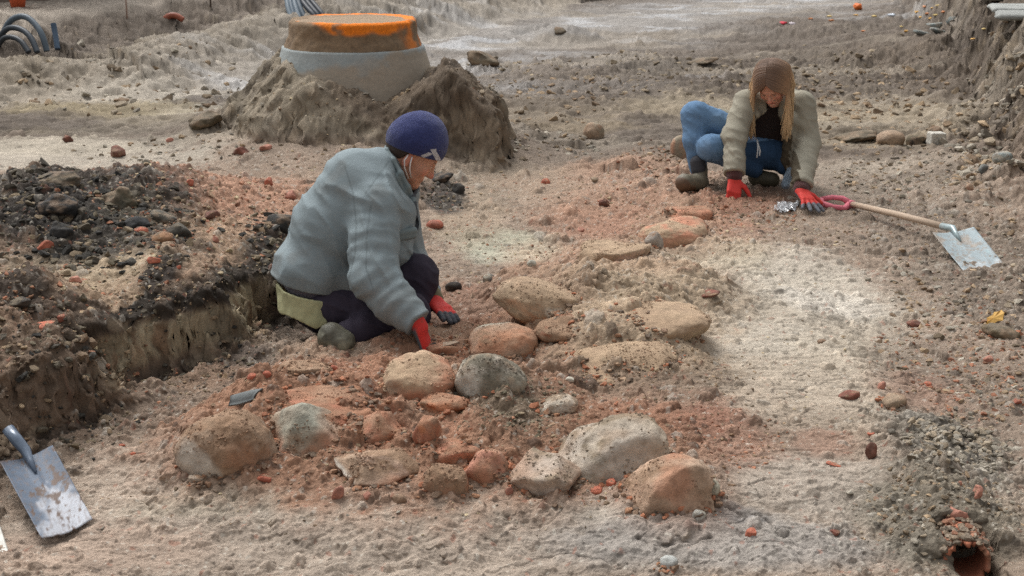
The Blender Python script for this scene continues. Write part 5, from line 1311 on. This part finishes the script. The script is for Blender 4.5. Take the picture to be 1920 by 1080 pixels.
trowel(W3+d3*.075-nrm(n3)*.02, P(1332, 390, D1-.02), 0, 'small dark trowel in the glove of the woman in beige')

# ------------------------------------------------------------------ spades
M_STEEL = vmat('scraped_steel', rough=.55, spec=.4, ns=30, bump=.35, dist=.003, var=.22, metal=.1, rattr=True)
M_WOOD = vmat('worn_wood', rough=.7, ns=60, bump=.4, dist=.002, var=.16)
M_PINK = vmat('faded_plastic', rough=.6, ns=60, bump=.15, dist=.001, var=.08)
def spade(TL, TR, BR_, BL, label, colf, hdir, hl, grip, shaft_col, sock_col, shaft_r=.017):
    e = empty('spade', (np.asarray(BL)+BR_)/2, label, 'spade')
    n = nrm(np.cross(TR-TL, BL-TL)); n = n if n[1] < 0 else -n           # towards the viewer side
    V = []; F = []; nu, nv = 40, 56; cols = []; rgs = []
    for lay in (0, 1):
        for j in range(nv):
            t = j/(nv-1)
            for i in range(nu):
                s = i/(nu-1); c = abs(2*s-1)
                tt = t if t > .06 else t
                p = (TL*(1-s)+TR*s)*(1-tt)+(BL*(1-s)+BR_*s)*tt
                dish = .020*(1-(2*s-1)**2)*(1-.5*t); ridge = .010*math.exp(-((s-.5)/.07)**2)*max(0, 1-t/.55)
                p = p - n*(dish) + n*ridge + (TL-BL)*(-.02*c**6)+(BL-TL)*(.03*(1-c*c)*t**4)
                V.append(p-n*(.0022*lay))
                cc, rg_ = colf(s, t); cols.append(cc); rgs.append(rg_)
    N_ = nu*nv
    for lay in (0, 1):
        for j in range(nv-1):
            for i in range(nu-1):
                q = [lay*N_+j*nu+i, lay*N_+j*nu+i+1, lay*N_+(j+1)*nu+i+1, lay*N_+(j+1)*nu+i]; F.append(q if lay else q[::-1])
    for i in range(nu-1): F.append([i, i+1, N_+i+1, N_+i]); F.append([(nv-1)*nu+i+1, (nv-1)*nu+i, N_+(nv-1)*nu+i, N_+(nv-1)*nu+i+1])
    for j in range(nv-1): F.append([(j+1)*nu, j*nu, N_+j*nu, N_+(j+1)*nu]); F.append([j*nu+nu-1, (j+1)*nu+nu-1, N_+(j+1)*nu+nu-1, N_+j*nu+nu-1])
    add_obj('blade', np.array(V), F, M_STEEL, e, np.array(cols), np.array(rgs))
    top = (TL+TR)/2; dn = nrm((BL+BR_)/2-top); hd = nrm(hdir)
    s0 = top+dn*.10+n*.0; s1_ = top+n*.004; s2_ = top+hd*.09+n*.0
    m = MB(); V, F = tube([s0-n*.008, top+dn*.05-n*.004, s1_, top+hd*.04, s2_], [.004, .010, .016, .018, .018], 16); m.add(V, F)
    m.build('socket', M_STEEL, e, sock_col); bpy.data.objects[-1] if False else None
    end = top+hd*hl
    m = MB(); V, F = tube([s2_-hd*.03, top+hd*(hl*.5)+np.array([0, 0, .004]), end], [shaft_r, shaft_r*.98, shaft_r*.95], 16); m.add(V, F); m.build('shaft', M_WOOD, e, shaft_col)
    return e, end, n
def noise1(s, t, sc, seed): return float(fb3(np.array([[s*sc, t*sc*1.4, seed*.37]], F32), 1.0, 3, seed)[0])
def col_right(s, t):
    a = noise1(s, t, 3, 5); b_ = noise1(s, t, 9, 6); c = C(150,162,166)
    k = float(sstep(.0, .4, b_*.6+(t-.6)*1.2-abs(s-.5)*.6)); c = c*(1-k)+C(180,186,188)*k
    k = float(sstep(.1, .4, a+(.35-t)*.8))*.6; c = c*(1-k)+C(160,142,124)*k; k = float(sstep(.35, .6, b_))*.5; c = c*(1-k)+C(128,160,164)*k; d_ = noise1(s, t, 22, 8); k = float(sstep(.05, .35, d_+.5*a))*.55; c = c*(1-k)+C(140,122,104)*k; return c, .62
p_tl, p_tr, p_br, p_bl = (1747,434), (1825,424), (1881,490), (1806,504)
_, Db = PT(1843, 497)
TL, TR, BR_, BL = P(p_tl[0], p_tl[1], Db+.20), P(*p_tr, Db+.26), P(p_br[0], p_br[1]+3, Db-.02), P(p_bl[0], p_bl[1]+3, Db-.10)
gp, Dg = PT(1575, 388); gend = P(1594, 382, Dg-.03); topc = (TL+TR)/2
e_, end, n_ = spade(TL, TR, BR_, BL, 'spade with a pink plastic grip lying on the soil right of the woman', col_right, gend-topc, np.linalg.norm(gend-topc), None, C(176,156,136), C(150,166,168))
# D grip
gd = nrm(gend-topc); sd_ = nrm(P(1545, 372, Dg)-P(1540, 390, Dg)); g0 = end
a1, a2 = P(1541, 372, Dg-.08), P(1541, 386, Dg-.12)
m = MB()
for path, rad in (([g0-gd*.03, g0+gd*.01], [.022, .021]), ([g0, P(1580, 372, Dg-.01), P(1560, 370, Dg-.01), P(1541, 374, Dg-.01)], [.020, .015, .014, .016]), ([g0, P(1583, 391, Dg-.07), P(1562, 388, Dg-.09), P(1541, 382, Dg-.09)], [.020, .016, .014, .016]),
                  ([P(1541, 373, Dg+.01), P(1539, 378, Dg-.05), P(1541, 383, Dg-.11)], [.014, .016, .014])):
    V, F = tube(path, rad, 12); m.add(V, F)
m.build('grip', M_PINK, e_, C(214,118,132))
def col_left(s, t):
    a = noise1(s, t, 3, 15); b_ = noise1(s, t, 8, 16); c = C(84,96,112)
    k = float(sstep(-.05, .12, (t-.46)+.45*a+.15*b_-.55*abs(s-.62))); c = c*(1-k)+C(160,163,170)*k
    k = float(sstep(.16, .26, noise1(s, t, 10, 18)+.4*a-.05)); c = c*(1-k)+C(86,68,58)*k; k = float(sstep(.1, .3, noise1(s, t, 26, 19)))*.4; c = c*(1-k)+C(110,96,88)*k
    k = float(sstep(.0, .15, .17-t-.25*s+.15*a)); c = c*(1-k)+C(74,60,54)*k; return c, .6
_, Dq = PT(120, 992)
e2, end2, _n = spade(P(-2, 862, Dq+.18), P(97, 832, Dq+.27), P(172, 970, Dq+.0), P(76, 1006, Dq-.12), 'spade with a dark and white scraped blade leaning on the left bank', col_left, np.array([-.62, .42, .56]), .95, None, C(120,104,88), C(92,104,120))
e3, end3, _n = spade(P(-118, 940, Dq+.02), P(-24, 915, Dq+.10), P(17, 1036, Dq-.12), P(-80, 1062, Dq-.22), 'pale spade blade just entering the picture at the lower left edge', lambda s, t: (C(190,188,180)*(.9+.2*noise1(s, t, 5, 9)), .5), np.array([-.62, .42, .56]), .95, None, C(120,104,88), C(150,150,146))

# ------------------------------------------------------------------ small things
# yellow leaf
p0, D0 = PT(1862, 610); p0 = P(1862, 597, D0); m = MB(); V = []; F = []
out = [(-.052, -.02), (-.03, -.008), (-.022, .008), (.0, .012), (.012, .024), (.028, .022), (.046, .030), (.050, .012), (.040, -.004), (.036, -.016), (.012, -.014), (-.006, -.022), (-.03, -.022)]
U1, V1 = nrm([1, .15, .12]), nrm([-.1, .75, .65]); N1 = np.cross(U1, V1)
top_ = [p0+U1*x+V1*y*1.1+N1*(.006*math.sin(x*60)+.004*math.sin(y*150)) for x, y in out]; cen = p0+N1*.004
V = [cen]+top_+[cen-N1*.0008]+[q-N1*.0008 for q in top_]; k = len(out)
F = [[0, 1+i, 1+(i+1) % k] for i in range(k)]+[[k+1, k+2+(i+1) % k, k+2+i] for i in range(k)]+[[1+i, k+2+i, k+2+(i+1) % k, 1+(i+1) % k] for i in range(k)]
m.add(V, F); V, F = tube([p0-U1*.05-V1*.02, p0-U1*.075-V1*.02+N1*.003], .001, 5); m.add(V, F)
tag(m.build('fallen_leaf', M_PINK, None, C(216,172,96), smooth=False), 'dry yellow leaf on the crumbly dark clod near the right edge', 'leaf')
# clear plastic scrap between the woman's gloves
M_PLA = bpy.data.materials.new('clear_plastic'); M_PLA.use_nodes = True; b_ = M_PLA.node_tree.nodes['Principled BSDF']
b_.inputs['Base Color'].default_value = (.85, .87, .9, 1); b_.inputs['Roughness'].default_value = .12; b_.inputs['Transmission Weight'].default_value = .6; b_.inputs['IOR'].default_value = 1.3
V = []; F = []; n_g = 26; pc_, Dc = PT(1474, 392)
for lay in (0, 1):
    for i in range(n_g):
        for j in range(n_g):
            x = (i/(n_g-1)-.5)*.13; y = (j/(n_g-1)-.5)*.16; q = np.array([[x, y, 3.0]], F32); X_, Y_ = pc_[0]+x+.02*math.sin(y*30), pc_[1]+y+.03*x*8
            V.append((X_, Y_, HGT(X_, Y_)+.010+.014*float(1-abs(fb3(q, .03, 2, 3)[0])*2)-.0006*lay))
for lay in (0, 1):
    for i in range(n_g-1):
        for j in range(n_g-1):
            if math.hypot(i-12.5, (j-12.5))+3*math.sin(i*1.7+j) > 12.5: continue
            q = [lay*n_g*n_g+i*n_g+j, lay*n_g*n_g+(i+1)*n_g+j, lay*n_g*n_g+(i+1)*n_g+j+1, lay*n_g*n_g+i*n_g+j+1]; F.append(q if lay == 0 else q[::-1])
tag(add_obj('plastic_scrap', V, F, M_PLA, None), 'crumpled clear plastic scrap on the ground between the woman\'s gloves', 'plastic')
# cable loops in the second trench at the left, hoses behind the shaft
M_HOSE = vmat('plastic_hose', rough=.45, ns=40, bump=.2, dist=.002, var=.12)
def hose(pxs, D, r, col, label, name='cable_loop', grp=None):
    pts = [P(x, y, D+dd) for x, y, dd in pxs]
    # smooth the path
    P_ = np.array(pts)
    for _ in range(3): P_ = np.concatenate([[P_[0]], np.stack([.75*P_[:-1]+.25*P_[1:], .25*P_[:-1]+.75*P_[1:]], 1).reshape(-1, 3), [P_[-1]]])
    V, F = tube(P_, r, 10); m = MB(); m.add(V, F); return tag(m.build(name, M_HOSE, None, col), label, 'cable', grp)
_, DH = PT(60, 92)
hose([(-6,92,.2),(6,60,.1),(20,36,.05),(45,28,0),(66,44,-.05),(80,66,-.1),(88,96,-.1)], DH, .030, C(84,96,106), 'tallest blue grey cable loop at the left edge of the picture')
hose([(-10,85,.2),(6,58,.1),(22,50,.05),(44,56,0),(60,72,-.05),(70,98,-.1)], DH-.1, .028, C(58,66,74), 'middle dark cable loop under the tallest one')
hose([(-10,98,.2),(4,72,.1),(20,68,.05),(40,76,0),(54,98,-.05)], DH-.2, .026, C(48,54,60), 'lowest dark cable loop nearest the ground at the left edge')
hose([(100,44,0),(103,60,0),(108,92,-.05)], DH+.1, .028, C(74,92,112), 'short upright blue hose end beside the cable loops', 'hose_end')
_, DK = PT(585, 62)
for k, (x0, x1, x2, cl) in enumerate([(536,541,552,C(110,124,134)),(542,548,558,C(96,110,122)),(549,556,566,C(118,130,140)),(556,565,578,C(88,100,110)),(563,575,590,C(52,58,66)),(571,584,598,C(44,50,58)),(580,594,607,C(40,46,54))]):
    hose([(x0-6,-60,.4),(x0,-20,.3),(x0+2,0,.2),(x1,20,.1),(x2,46,.0)] if k < 4 else [(x0-12,-60,.4),(x0-6,-20,.3),(x0+2,0,.2),(x1,14,.1),(x2,30,.0),(x2+8,44,0)], DK+.2, .030, cl,
         'one of the pale hoses of the bundle behind the manhole shaft' if k < 4 else 'one of the dark cables of the bundle behind the manhole shaft', 'cable', 'pale hoses behind the shaft' if k < 4 else 'dark cables behind the shaft')
_, DA = PT(320, 38)
hose([(309,36,0),(318,29,0),(330,29,0),(343,37,0)], DA, .035, C(150,84,62), 'small rusty red pipe arch lying on the left spoil ridge', 'pipe_bend')
# orange pot by the wall
_, DP = PT(32, 13); c0 = P(34, 13, DP)
m = MB(); V = []; F = []; pr = [(.001, .0), (.075, .0), (.105, .20), (.105, .24), (.118, .24), (.118, .30), (.10, .30), (.09, .27), (.001, .26)]; sg_ = 24
for r_, z_ in pr:
    for k in range(sg_): a_ = 2*math.pi*k/sg_; V.append(c0+np.array([r_*math.cos(a_), r_*math.sin(a_), z_]))
for i in range(len(pr)-1):
    for k in range(sg_): k2 = (k+1) % sg_; F.append([i*sg_+k, i*sg_+k2, (i+1)*sg_+k2, (i+1)*sg_+k])
m.add(V, F); tag(m.build('plant_pot', M_PINK, None, C(204,98,62)), 'orange pot standing at the foot of the wall at the top left', 'pot')
# wall at the top left
wl = P(-400, 10, 18.0); wr2 = P(222, 9, 18.6)
q0 = P(-700, 12, DP+.5); q1 = P(225, 9, DP+.9)
def slab_wall(a, b, h, th, name, col, label, cat, res=.05):
    d = b-a; L_ = math.hypot(d[0], d[1]); ang = math.atan2(d[1], d[0]); dims = np.array([L_, th, h], F32)
    nx_, nz_ = 80, 24; V = []; F = []
    for lay in (0, 1):
        for i in range(nx_+1):
            for j in range(nz_+1):
                x = L_*i/nx_; z = h*j/nz_; y = (th if lay else 0)+.01*float(math.sin(i*1.3)*math.cos(j*.9)); V.append((x, y, z-.15))
    N_ = (nx_+1)*(nz_+1)
    for lay in (0, 1):
        for i in range(nx_):
            for j in range(nz_): q = [lay*N_+i*(nz_+1)+j, lay*N_+(i+1)*(nz_+1)+j, lay*N_+(i+1)*(nz_+1)+j+1, lay*N_+i*(nz_+1)+j+1]; F.append(q if lay == 0 else q[::-1])
    for i in range(nx_): F.append([i*(nz_+1)+nz_, (i+1)*(nz_+1)+nz_, N_+(i+1)*(nz_+1)+nz_, N_+i*(nz_+1)+nz_])
    for j in range(nz_): F.append([j+1, j, N_+j, N_+j+1][::-1]); e = nx_*(nz_+1); F.append([e+j, e+j+1, N_+e+j+1, N_+e+j][::-1])
    V = np.array(V); t = fb3(V.astype(F32), .5, 3, 3)
    o = add_obj(name, V, F, M_CONC, None, np.clip(col[None, :]*(1+.2*t)[:, None], 0, 1)); o.location = (a[0], a[1], HGT(a[0]*.3+b[0]*.7, b[1]-.3)); o.rotation_euler = (0, 0, ang); return tag(o, label, cat)
slab_wall(q0, q1, 2.4, .3, 'building_wall', C(122,108,98), 'grey brown plastered wall at the top left of the picture', 'wall')
qa, qb = P(222, 4, DP+1.2), P(278, 3, DP+1.2)
slab_wall(qa, qb, .5, .4, 'stone_step', C(140,150,158), 'pale blue grey block next to the wall at the top left', 'block')
# stakes
for (x, y0_, lab, w_) in ((395, 17, 'thin dark stake standing behind the left spoil ridge', .012), (238, 34, 'thin pinkish stake on the left spoil ridge', .010)):
    b0_, Dk_ = PT(x, y0_); m = MB(); V, F = tube([b0_-np.array([0, 0, .1]), b0_+np.array([.01, 0, .55])], [w_, w_*.8], 8); m.add(V, F)
    V, F = tube([b0_+np.array([.01, 0, .55]), b0_+np.array([.01, 0, .58])], [w_*.8, w_*.2], 8); m.add(V, F)
    tag(m.build('stake', M_WOOD, None, C(92,80,72) if x > 300 else C(176,150,136)), lab, 'stake')
# litter in the far right background
M_LIT = vmat('litter', rough=.6, ns=20, bump=.3, dist=.01, var=.15)
def crumple(px, py, wpx, hpx, col, name, label, cat, seed, grp=None):
    p, D = PT(px, py+hpx/2); ax_ = np.array([wpx/2*D/FPX, wpx/2*D/FPX*.8, max(hpx/2*D/FPX, .008)], F32)
    h = float(max(ax_))*2.4/14
    f = lambda q: (np.sqrt(((q/ax_)**2).sum(-1))-1+.5*fb3(q/ax_+seed, .8, 2, seed))*float(min(ax_))
    v, fc_ = nets(f, *[rng(-a*1.5, a*1.5, max(h*.3, min(h, a/3))) for a in ax_])
    o = add_obj(name, v, fc_, M_LIT, None, col); o.location = (float(p[0]), float(p[1]+ax_[1]), float(p[2]+ax_[2]*.7)); return tag(o, label, cat, grp)
crumple(1610, 11, 20, 16, C(226,120,60), 'plastic_bag', 'crumpled orange plastic bag on the far ground at the top right', 'bag', 3)
crumple(1469, 43, 18, 7, C(196,40,60), 'rag', 'red half of the litter on the far wet ground', 'rag', 5)
crumple(1486, 44, 12, 6, C(220,210,214), 'paper_scrap', 'white paper scrap touching the red rag on the far ground', 'litter', 7)
crumple(1672, 28, 14, 5, C(206,214,224), 'paper_scrap', 'bluish white scrap on the far ground below the orange bag', 'litter', 9)
rl = np.random.RandomState(2)
for k, (x, y) in enumerate([(1606,28),(1560,38),(1640,30),(1700,58),(1740,25),(1755,28),(1745,34),(1770,22),(1848,54),(1827,73),(1620,58),(1556,30),(1727,32),(1765,56),(1690,50),(1750,15),(1735,12),(1761,10),(1720,22),(1520,35)]):
    crumple(x, y, 7+5*rl.rand(), 3+2*rl.rand(), [C(206,160,84), C(196,130,84), C(210,184,120)][k % 3], 'fallen_leaf', 'small yellowish fallen leaf on the far ground below the right bank', 'leaf', 20+k, 'fallen leaves in the far right background')

# ------------------------------------------------------------------ loose crumbs of soil, brick and gravel (uncountable)
def lump(seed, sub=1):
    import bmesh
    r = np.random.RandomState(seed); bm = bmesh.new(); bmesh.ops.create_icosphere(bm, subdivisions=sub, radius=1)
    v = np.array([x.co[:] for x in bm.verts], F32); f = np.array([[q.index for q in p.verts] for p in bm.faces]); bm.free()
    v *= (1+.55*fb3(v+seed, .8, 2, seed)+.25*vn3(v+seed*2, .35, seed+1))[:, None]
    for _ in range(7):
        d = r.normal(size=3); d /= np.linalg.norm(d); s = v @ d; m = s > .5; v[m] -= ((s[m]-.5)[:, None]*d)
    v *= np.array([1, .6+.5*r.rand(), .45+.4*r.rand()]); return v.astype(F32), f
LUMPS1 = [lump(k, 1) for k in range(8)]; LUMPS2 = [lump(20+k, 2) for k in range(8)]
def on_rocks(mat):
    r = np.random.RandomState(77); VV = []; FF = []; CC = []; off = 0
    for pts, cols in ONROCK:
        for p_, c_ in zip(pts, cols):
            v, f = LUMPS1[r.randint(8)]; s = .002+.0055*r.rand()**3; w_ = r.rand()*6.28; cw, sw = math.cos(w_), math.sin(w_)
            VV.append((v @ np.array([[cw, -sw, 0], [sw, cw, 0], [0, 0, 1]]).T)*s+p_); FF.append(f+off); off += len(v); CC.append(np.tile(c_*(.6+.6*r.rand()), (len(v), 1)))
    for pts, c_ in RIM:
        for p_ in pts:
            v, f = LUMPS2[r.randint(8)]; s = .004+.013*r.rand()**2.5; w_ = r.rand()*6.28; cw, sw = math.cos(w_), math.sin(w_); d_ = p_+np.append(r.randn(2)*.012, 0); d_[2] = HGT(d_[0], d_[1])+s*.1
            cc_ = [np.asarray(c_), C(150,112,86), C(128,106,88), C(112,96,82), C(166,110,82)][r.randint(5)]
            VV.append((v @ np.array([[cw, -sw, 0], [sw, cw, 0], [0, 0, 1]]).T)*s+d_); FF.append(f+off); off += len(v); CC.append(np.tile(cc_*(.7+.5*r.rand()), (len(v), 1)))
    for _ in range(110):
        v, f = LUMPS2[r.randint(8)]; s = .005+.013*r.rand()**1.5; yy_ = -.02+.16*r.rand(); a_ = (r.rand()-.5)*2.3
        p_ = pc+ax*yy_+.064*(math.sin(a_)*U+math.cos(a_)*W*(1 if W[2] > 0 else -1)); cc_ = [C(134,120,104), C(118,106,92), C(150,108,86), C(128,112,94)][r.randint(4)]
        VV.append(v*s+p_); FF.append(f+off); off += len(v); CC.append(np.tile(cc_*(.7+.5*r.rand()), (len(v), 1)))
    V = np.concatenate(VV)
    return tag(add_obj('dust_crumbs', V, np.concatenate(FF), mat, None, np.clip(np.concatenate(CC), .01, .9), np.full(len(V), .93), False), 'crumbs of dry soil lying on the tops of the boulders', 'soil', None, 'stuff')
on_rocks(M_ROCK)
def scatter(name, specs, mat, label, cat, seed, smooth=False):
    r = np.random.RandomState(seed); VV = []; FF = []; CC = []; off = 0
    for (n, px, py, rx, ry, z, smin_, smax_, cols, pw) in specs:
        a_ = r.rand(n)*2*np.pi; q = np.sqrt(r.rand(n))*(1+.15*r.randn(n))
        for k in range(n):
            gx, gy = px+rx*q[k]*math.cos(a_[k]), py+ry*q[k]*math.sin(a_[k])
            if gy < 5: continue
            x, y = G(gx, gy, z)
            s = smin_+(smax_-smin_)*r.rand()**pw
            h_ = HGT(x, y); L_ = LUMPS2 if s*FPX/max(y, 1) > 7 else LUMPS1
            v, f = L_[r.randint(8)]
            w_ = r.rand()*6.28; t_ = (r.rand()-.5)*1.0
            cw, sw, ct_, st_ = math.cos(w_), math.sin(w_), math.cos(t_), math.sin(t_)
            R3 = np.array([[cw, -sw, 0], [sw, cw, 0], [0, 0, 1]]) @ np.array([[1, 0, 0], [0, ct_, -st_], [0, st_, ct_]])
            VV.append((v @ R3.T)*s+np.array([x, y, h_-s*.05])); FF.append(f+off); off += len(v)
            c = cols[r.randint(len(cols))]*(.75+.5*r.rand()); CC.append(np.tile(c, (len(v), 1)))
    V = np.concatenate(VV); Cc = np.concatenate(CC)
    lm = (Cc @ np.array([.3, .59, .11]))[:, None]; Cc = (lm+(Cc-lm)*.88)*np.array([.985, 1.015, .945])
    o = add_obj(name, V, np.concatenate(FF), mat, None, np.clip(Cc, .01, .9), np.full(len(V), .93), smooth)
    return tag(o, label, cat, None, 'stuff')
brn = [C(148,122,98), C(128,104,84), C(160,134,108), C(112,94,76)]; red = [C(160,104,78), C(150,96,72), C(168,116,90), C(140,94,72), C(150,114,92), C(146,116,94)]
gry = [C(152,141,130), C(134,123,112), C(162,151,141), C(118,108,99), C(150,132,114), C(142,126,110)]; dark = [C(80,72,64), C(62,58,54), C(94,84,72), C(106,94,78), C(50,47,45), C(120,102,82)]
tan = [C(172,150,122), C(160,138,110), C(184,164,134)]
scatter('soil_crumbs', [
 (700, 760,790,420,120,.05,.004,.013,brn+red,3), (500, 820,650,150,60,.05,.004,.013,red+brn,3), (260, 600,880,260,34,.03,.004,.014,brn+red,3),
 (420, 960,780,120,60,.09,.004,.014,[C(120,106,88),C(104,94,78),C(134,116,96)],2.5), (260,1150,930,200,40,.03,.004,.012,brn+red,3),
 (300,1360,850,110,60,.04,.003,.010,red+brn,2), (360,1250,730,170,60,.05,.004,.011,brn,3), (500,1220,350,190,50,.06,.005,.016,red+brn+tan,3),
 (500,1180,470,220,70,.05,.005,.013,red+brn+tan,3), (320,1400,380,110,20,.08,.006,.020,brn+red,2.5), (260,1470,430,160,40,.06,.006,.016,tan+brn,3),
 (160,1240,290,70,30,.08,.010,.035,brn+red,2), (500,900,420,130,120,.03,.004,.014,brn+tan+red,3),
 (300,700,970,600,60,.0,.003,.009,tan+gry+brn,3), (200,1450,650,250,160,.05,.003,.011,tan+brn,3)],
 M_ROCK, 'loose brown and reddish soil crumbs strewn round the boulders', 'soil', 1)
scatter('dark_soil_crumbs', [
 (1000,140,390,220,72,.42,.008,.034,dark,2.2), (260,520,420,60,50,.34,.008,.03,dark,2), (160,835,345,50,26,.08,.006,.02,dark,2),
 (300,70,600,150,50,.36,.006,.026,dark+brn,2.5), (420,400,690,180,50,.03,.004,.012,dark+brn,3), (160,340,520,120,40,.36,.006,.02,dark+brn,2.5), (200,160,790,160,60,.02,.004,.014,dark+brn,3)],
 M_ROCK, 'blackish crumbs of charred soil over the dark heap and bank', 'soil', 2)
scatter('bank_crumbs', [
 (700,400,340,200,70,.36,.006,.024,red+brn+tan,3), (500,330,430,220,60,.35,.006,.020,brn+red+tan,3), (500,150,540,220,60,.34,.004,.016,brn+tan+red,3),
 (300,700,300,260,30,.1,.006,.022,brn+tan,3), (200,350,260,200,20,.2,.006,.03,brn+gry,3)],
 M_ROCK, 'loose brown and orange crumbs on top of the left bank', 'soil', 3)
scatter('gravel', [
 (900,1790,840,105,62,.05,.005,.020,gry,1.6), (500,1760,960,150,70,.05,.004,.015,gry+brn,2.4), (260,1850,740,90,60,.05,.005,.018,gry+brn+red,2.2)],
 M_ROCK, 'grey gravel patch in the rough soil above the clay pipe', 'gravel', 4)
scatter('rough_soil_crumbs', [
 (900,1820,480,150,160,.08,.005,.026,brn+gry,2.6), (500,1800,640,160,90,.06,.005,.018,brn+red,2.6), (260,1660,400,90,70,.05,.005,.016,brn,3),
 (500,1720,310,170,40,.08,.008,.03,brn+gry,2.4), (500,1850,230,70,90,.15,.012,.06,brn+gry,2.2)],
 M_ROCK, 'crumbly brown soil along the right edge up to the bank', 'soil', 5)
scatter('background_clods', [
 (900,1250,125,480,40,.12,.010,.048,[C(138,120,102),C(122,106,90),C(148,130,110)],2.4), (300,1640,160,160,40,.1,.012,.06,brn,2.4),
 (300,1000,180,220,40,.06,.010,.05,brn,2.6), (300,250,110,260,40,.3,.015,.07,gry+brn,2.4), (200,1640,240,150,40,.05,.008,.04,brn,3), (200,700,250,240,30,.12,.01,.04,brn+gry,2.4),
 (260,1000,265,120,26,.04,.008,.035,brn+gry,2.2)],
 M_ROCK, 'muddy clods over the churned ground of the background', 'soil', 6)
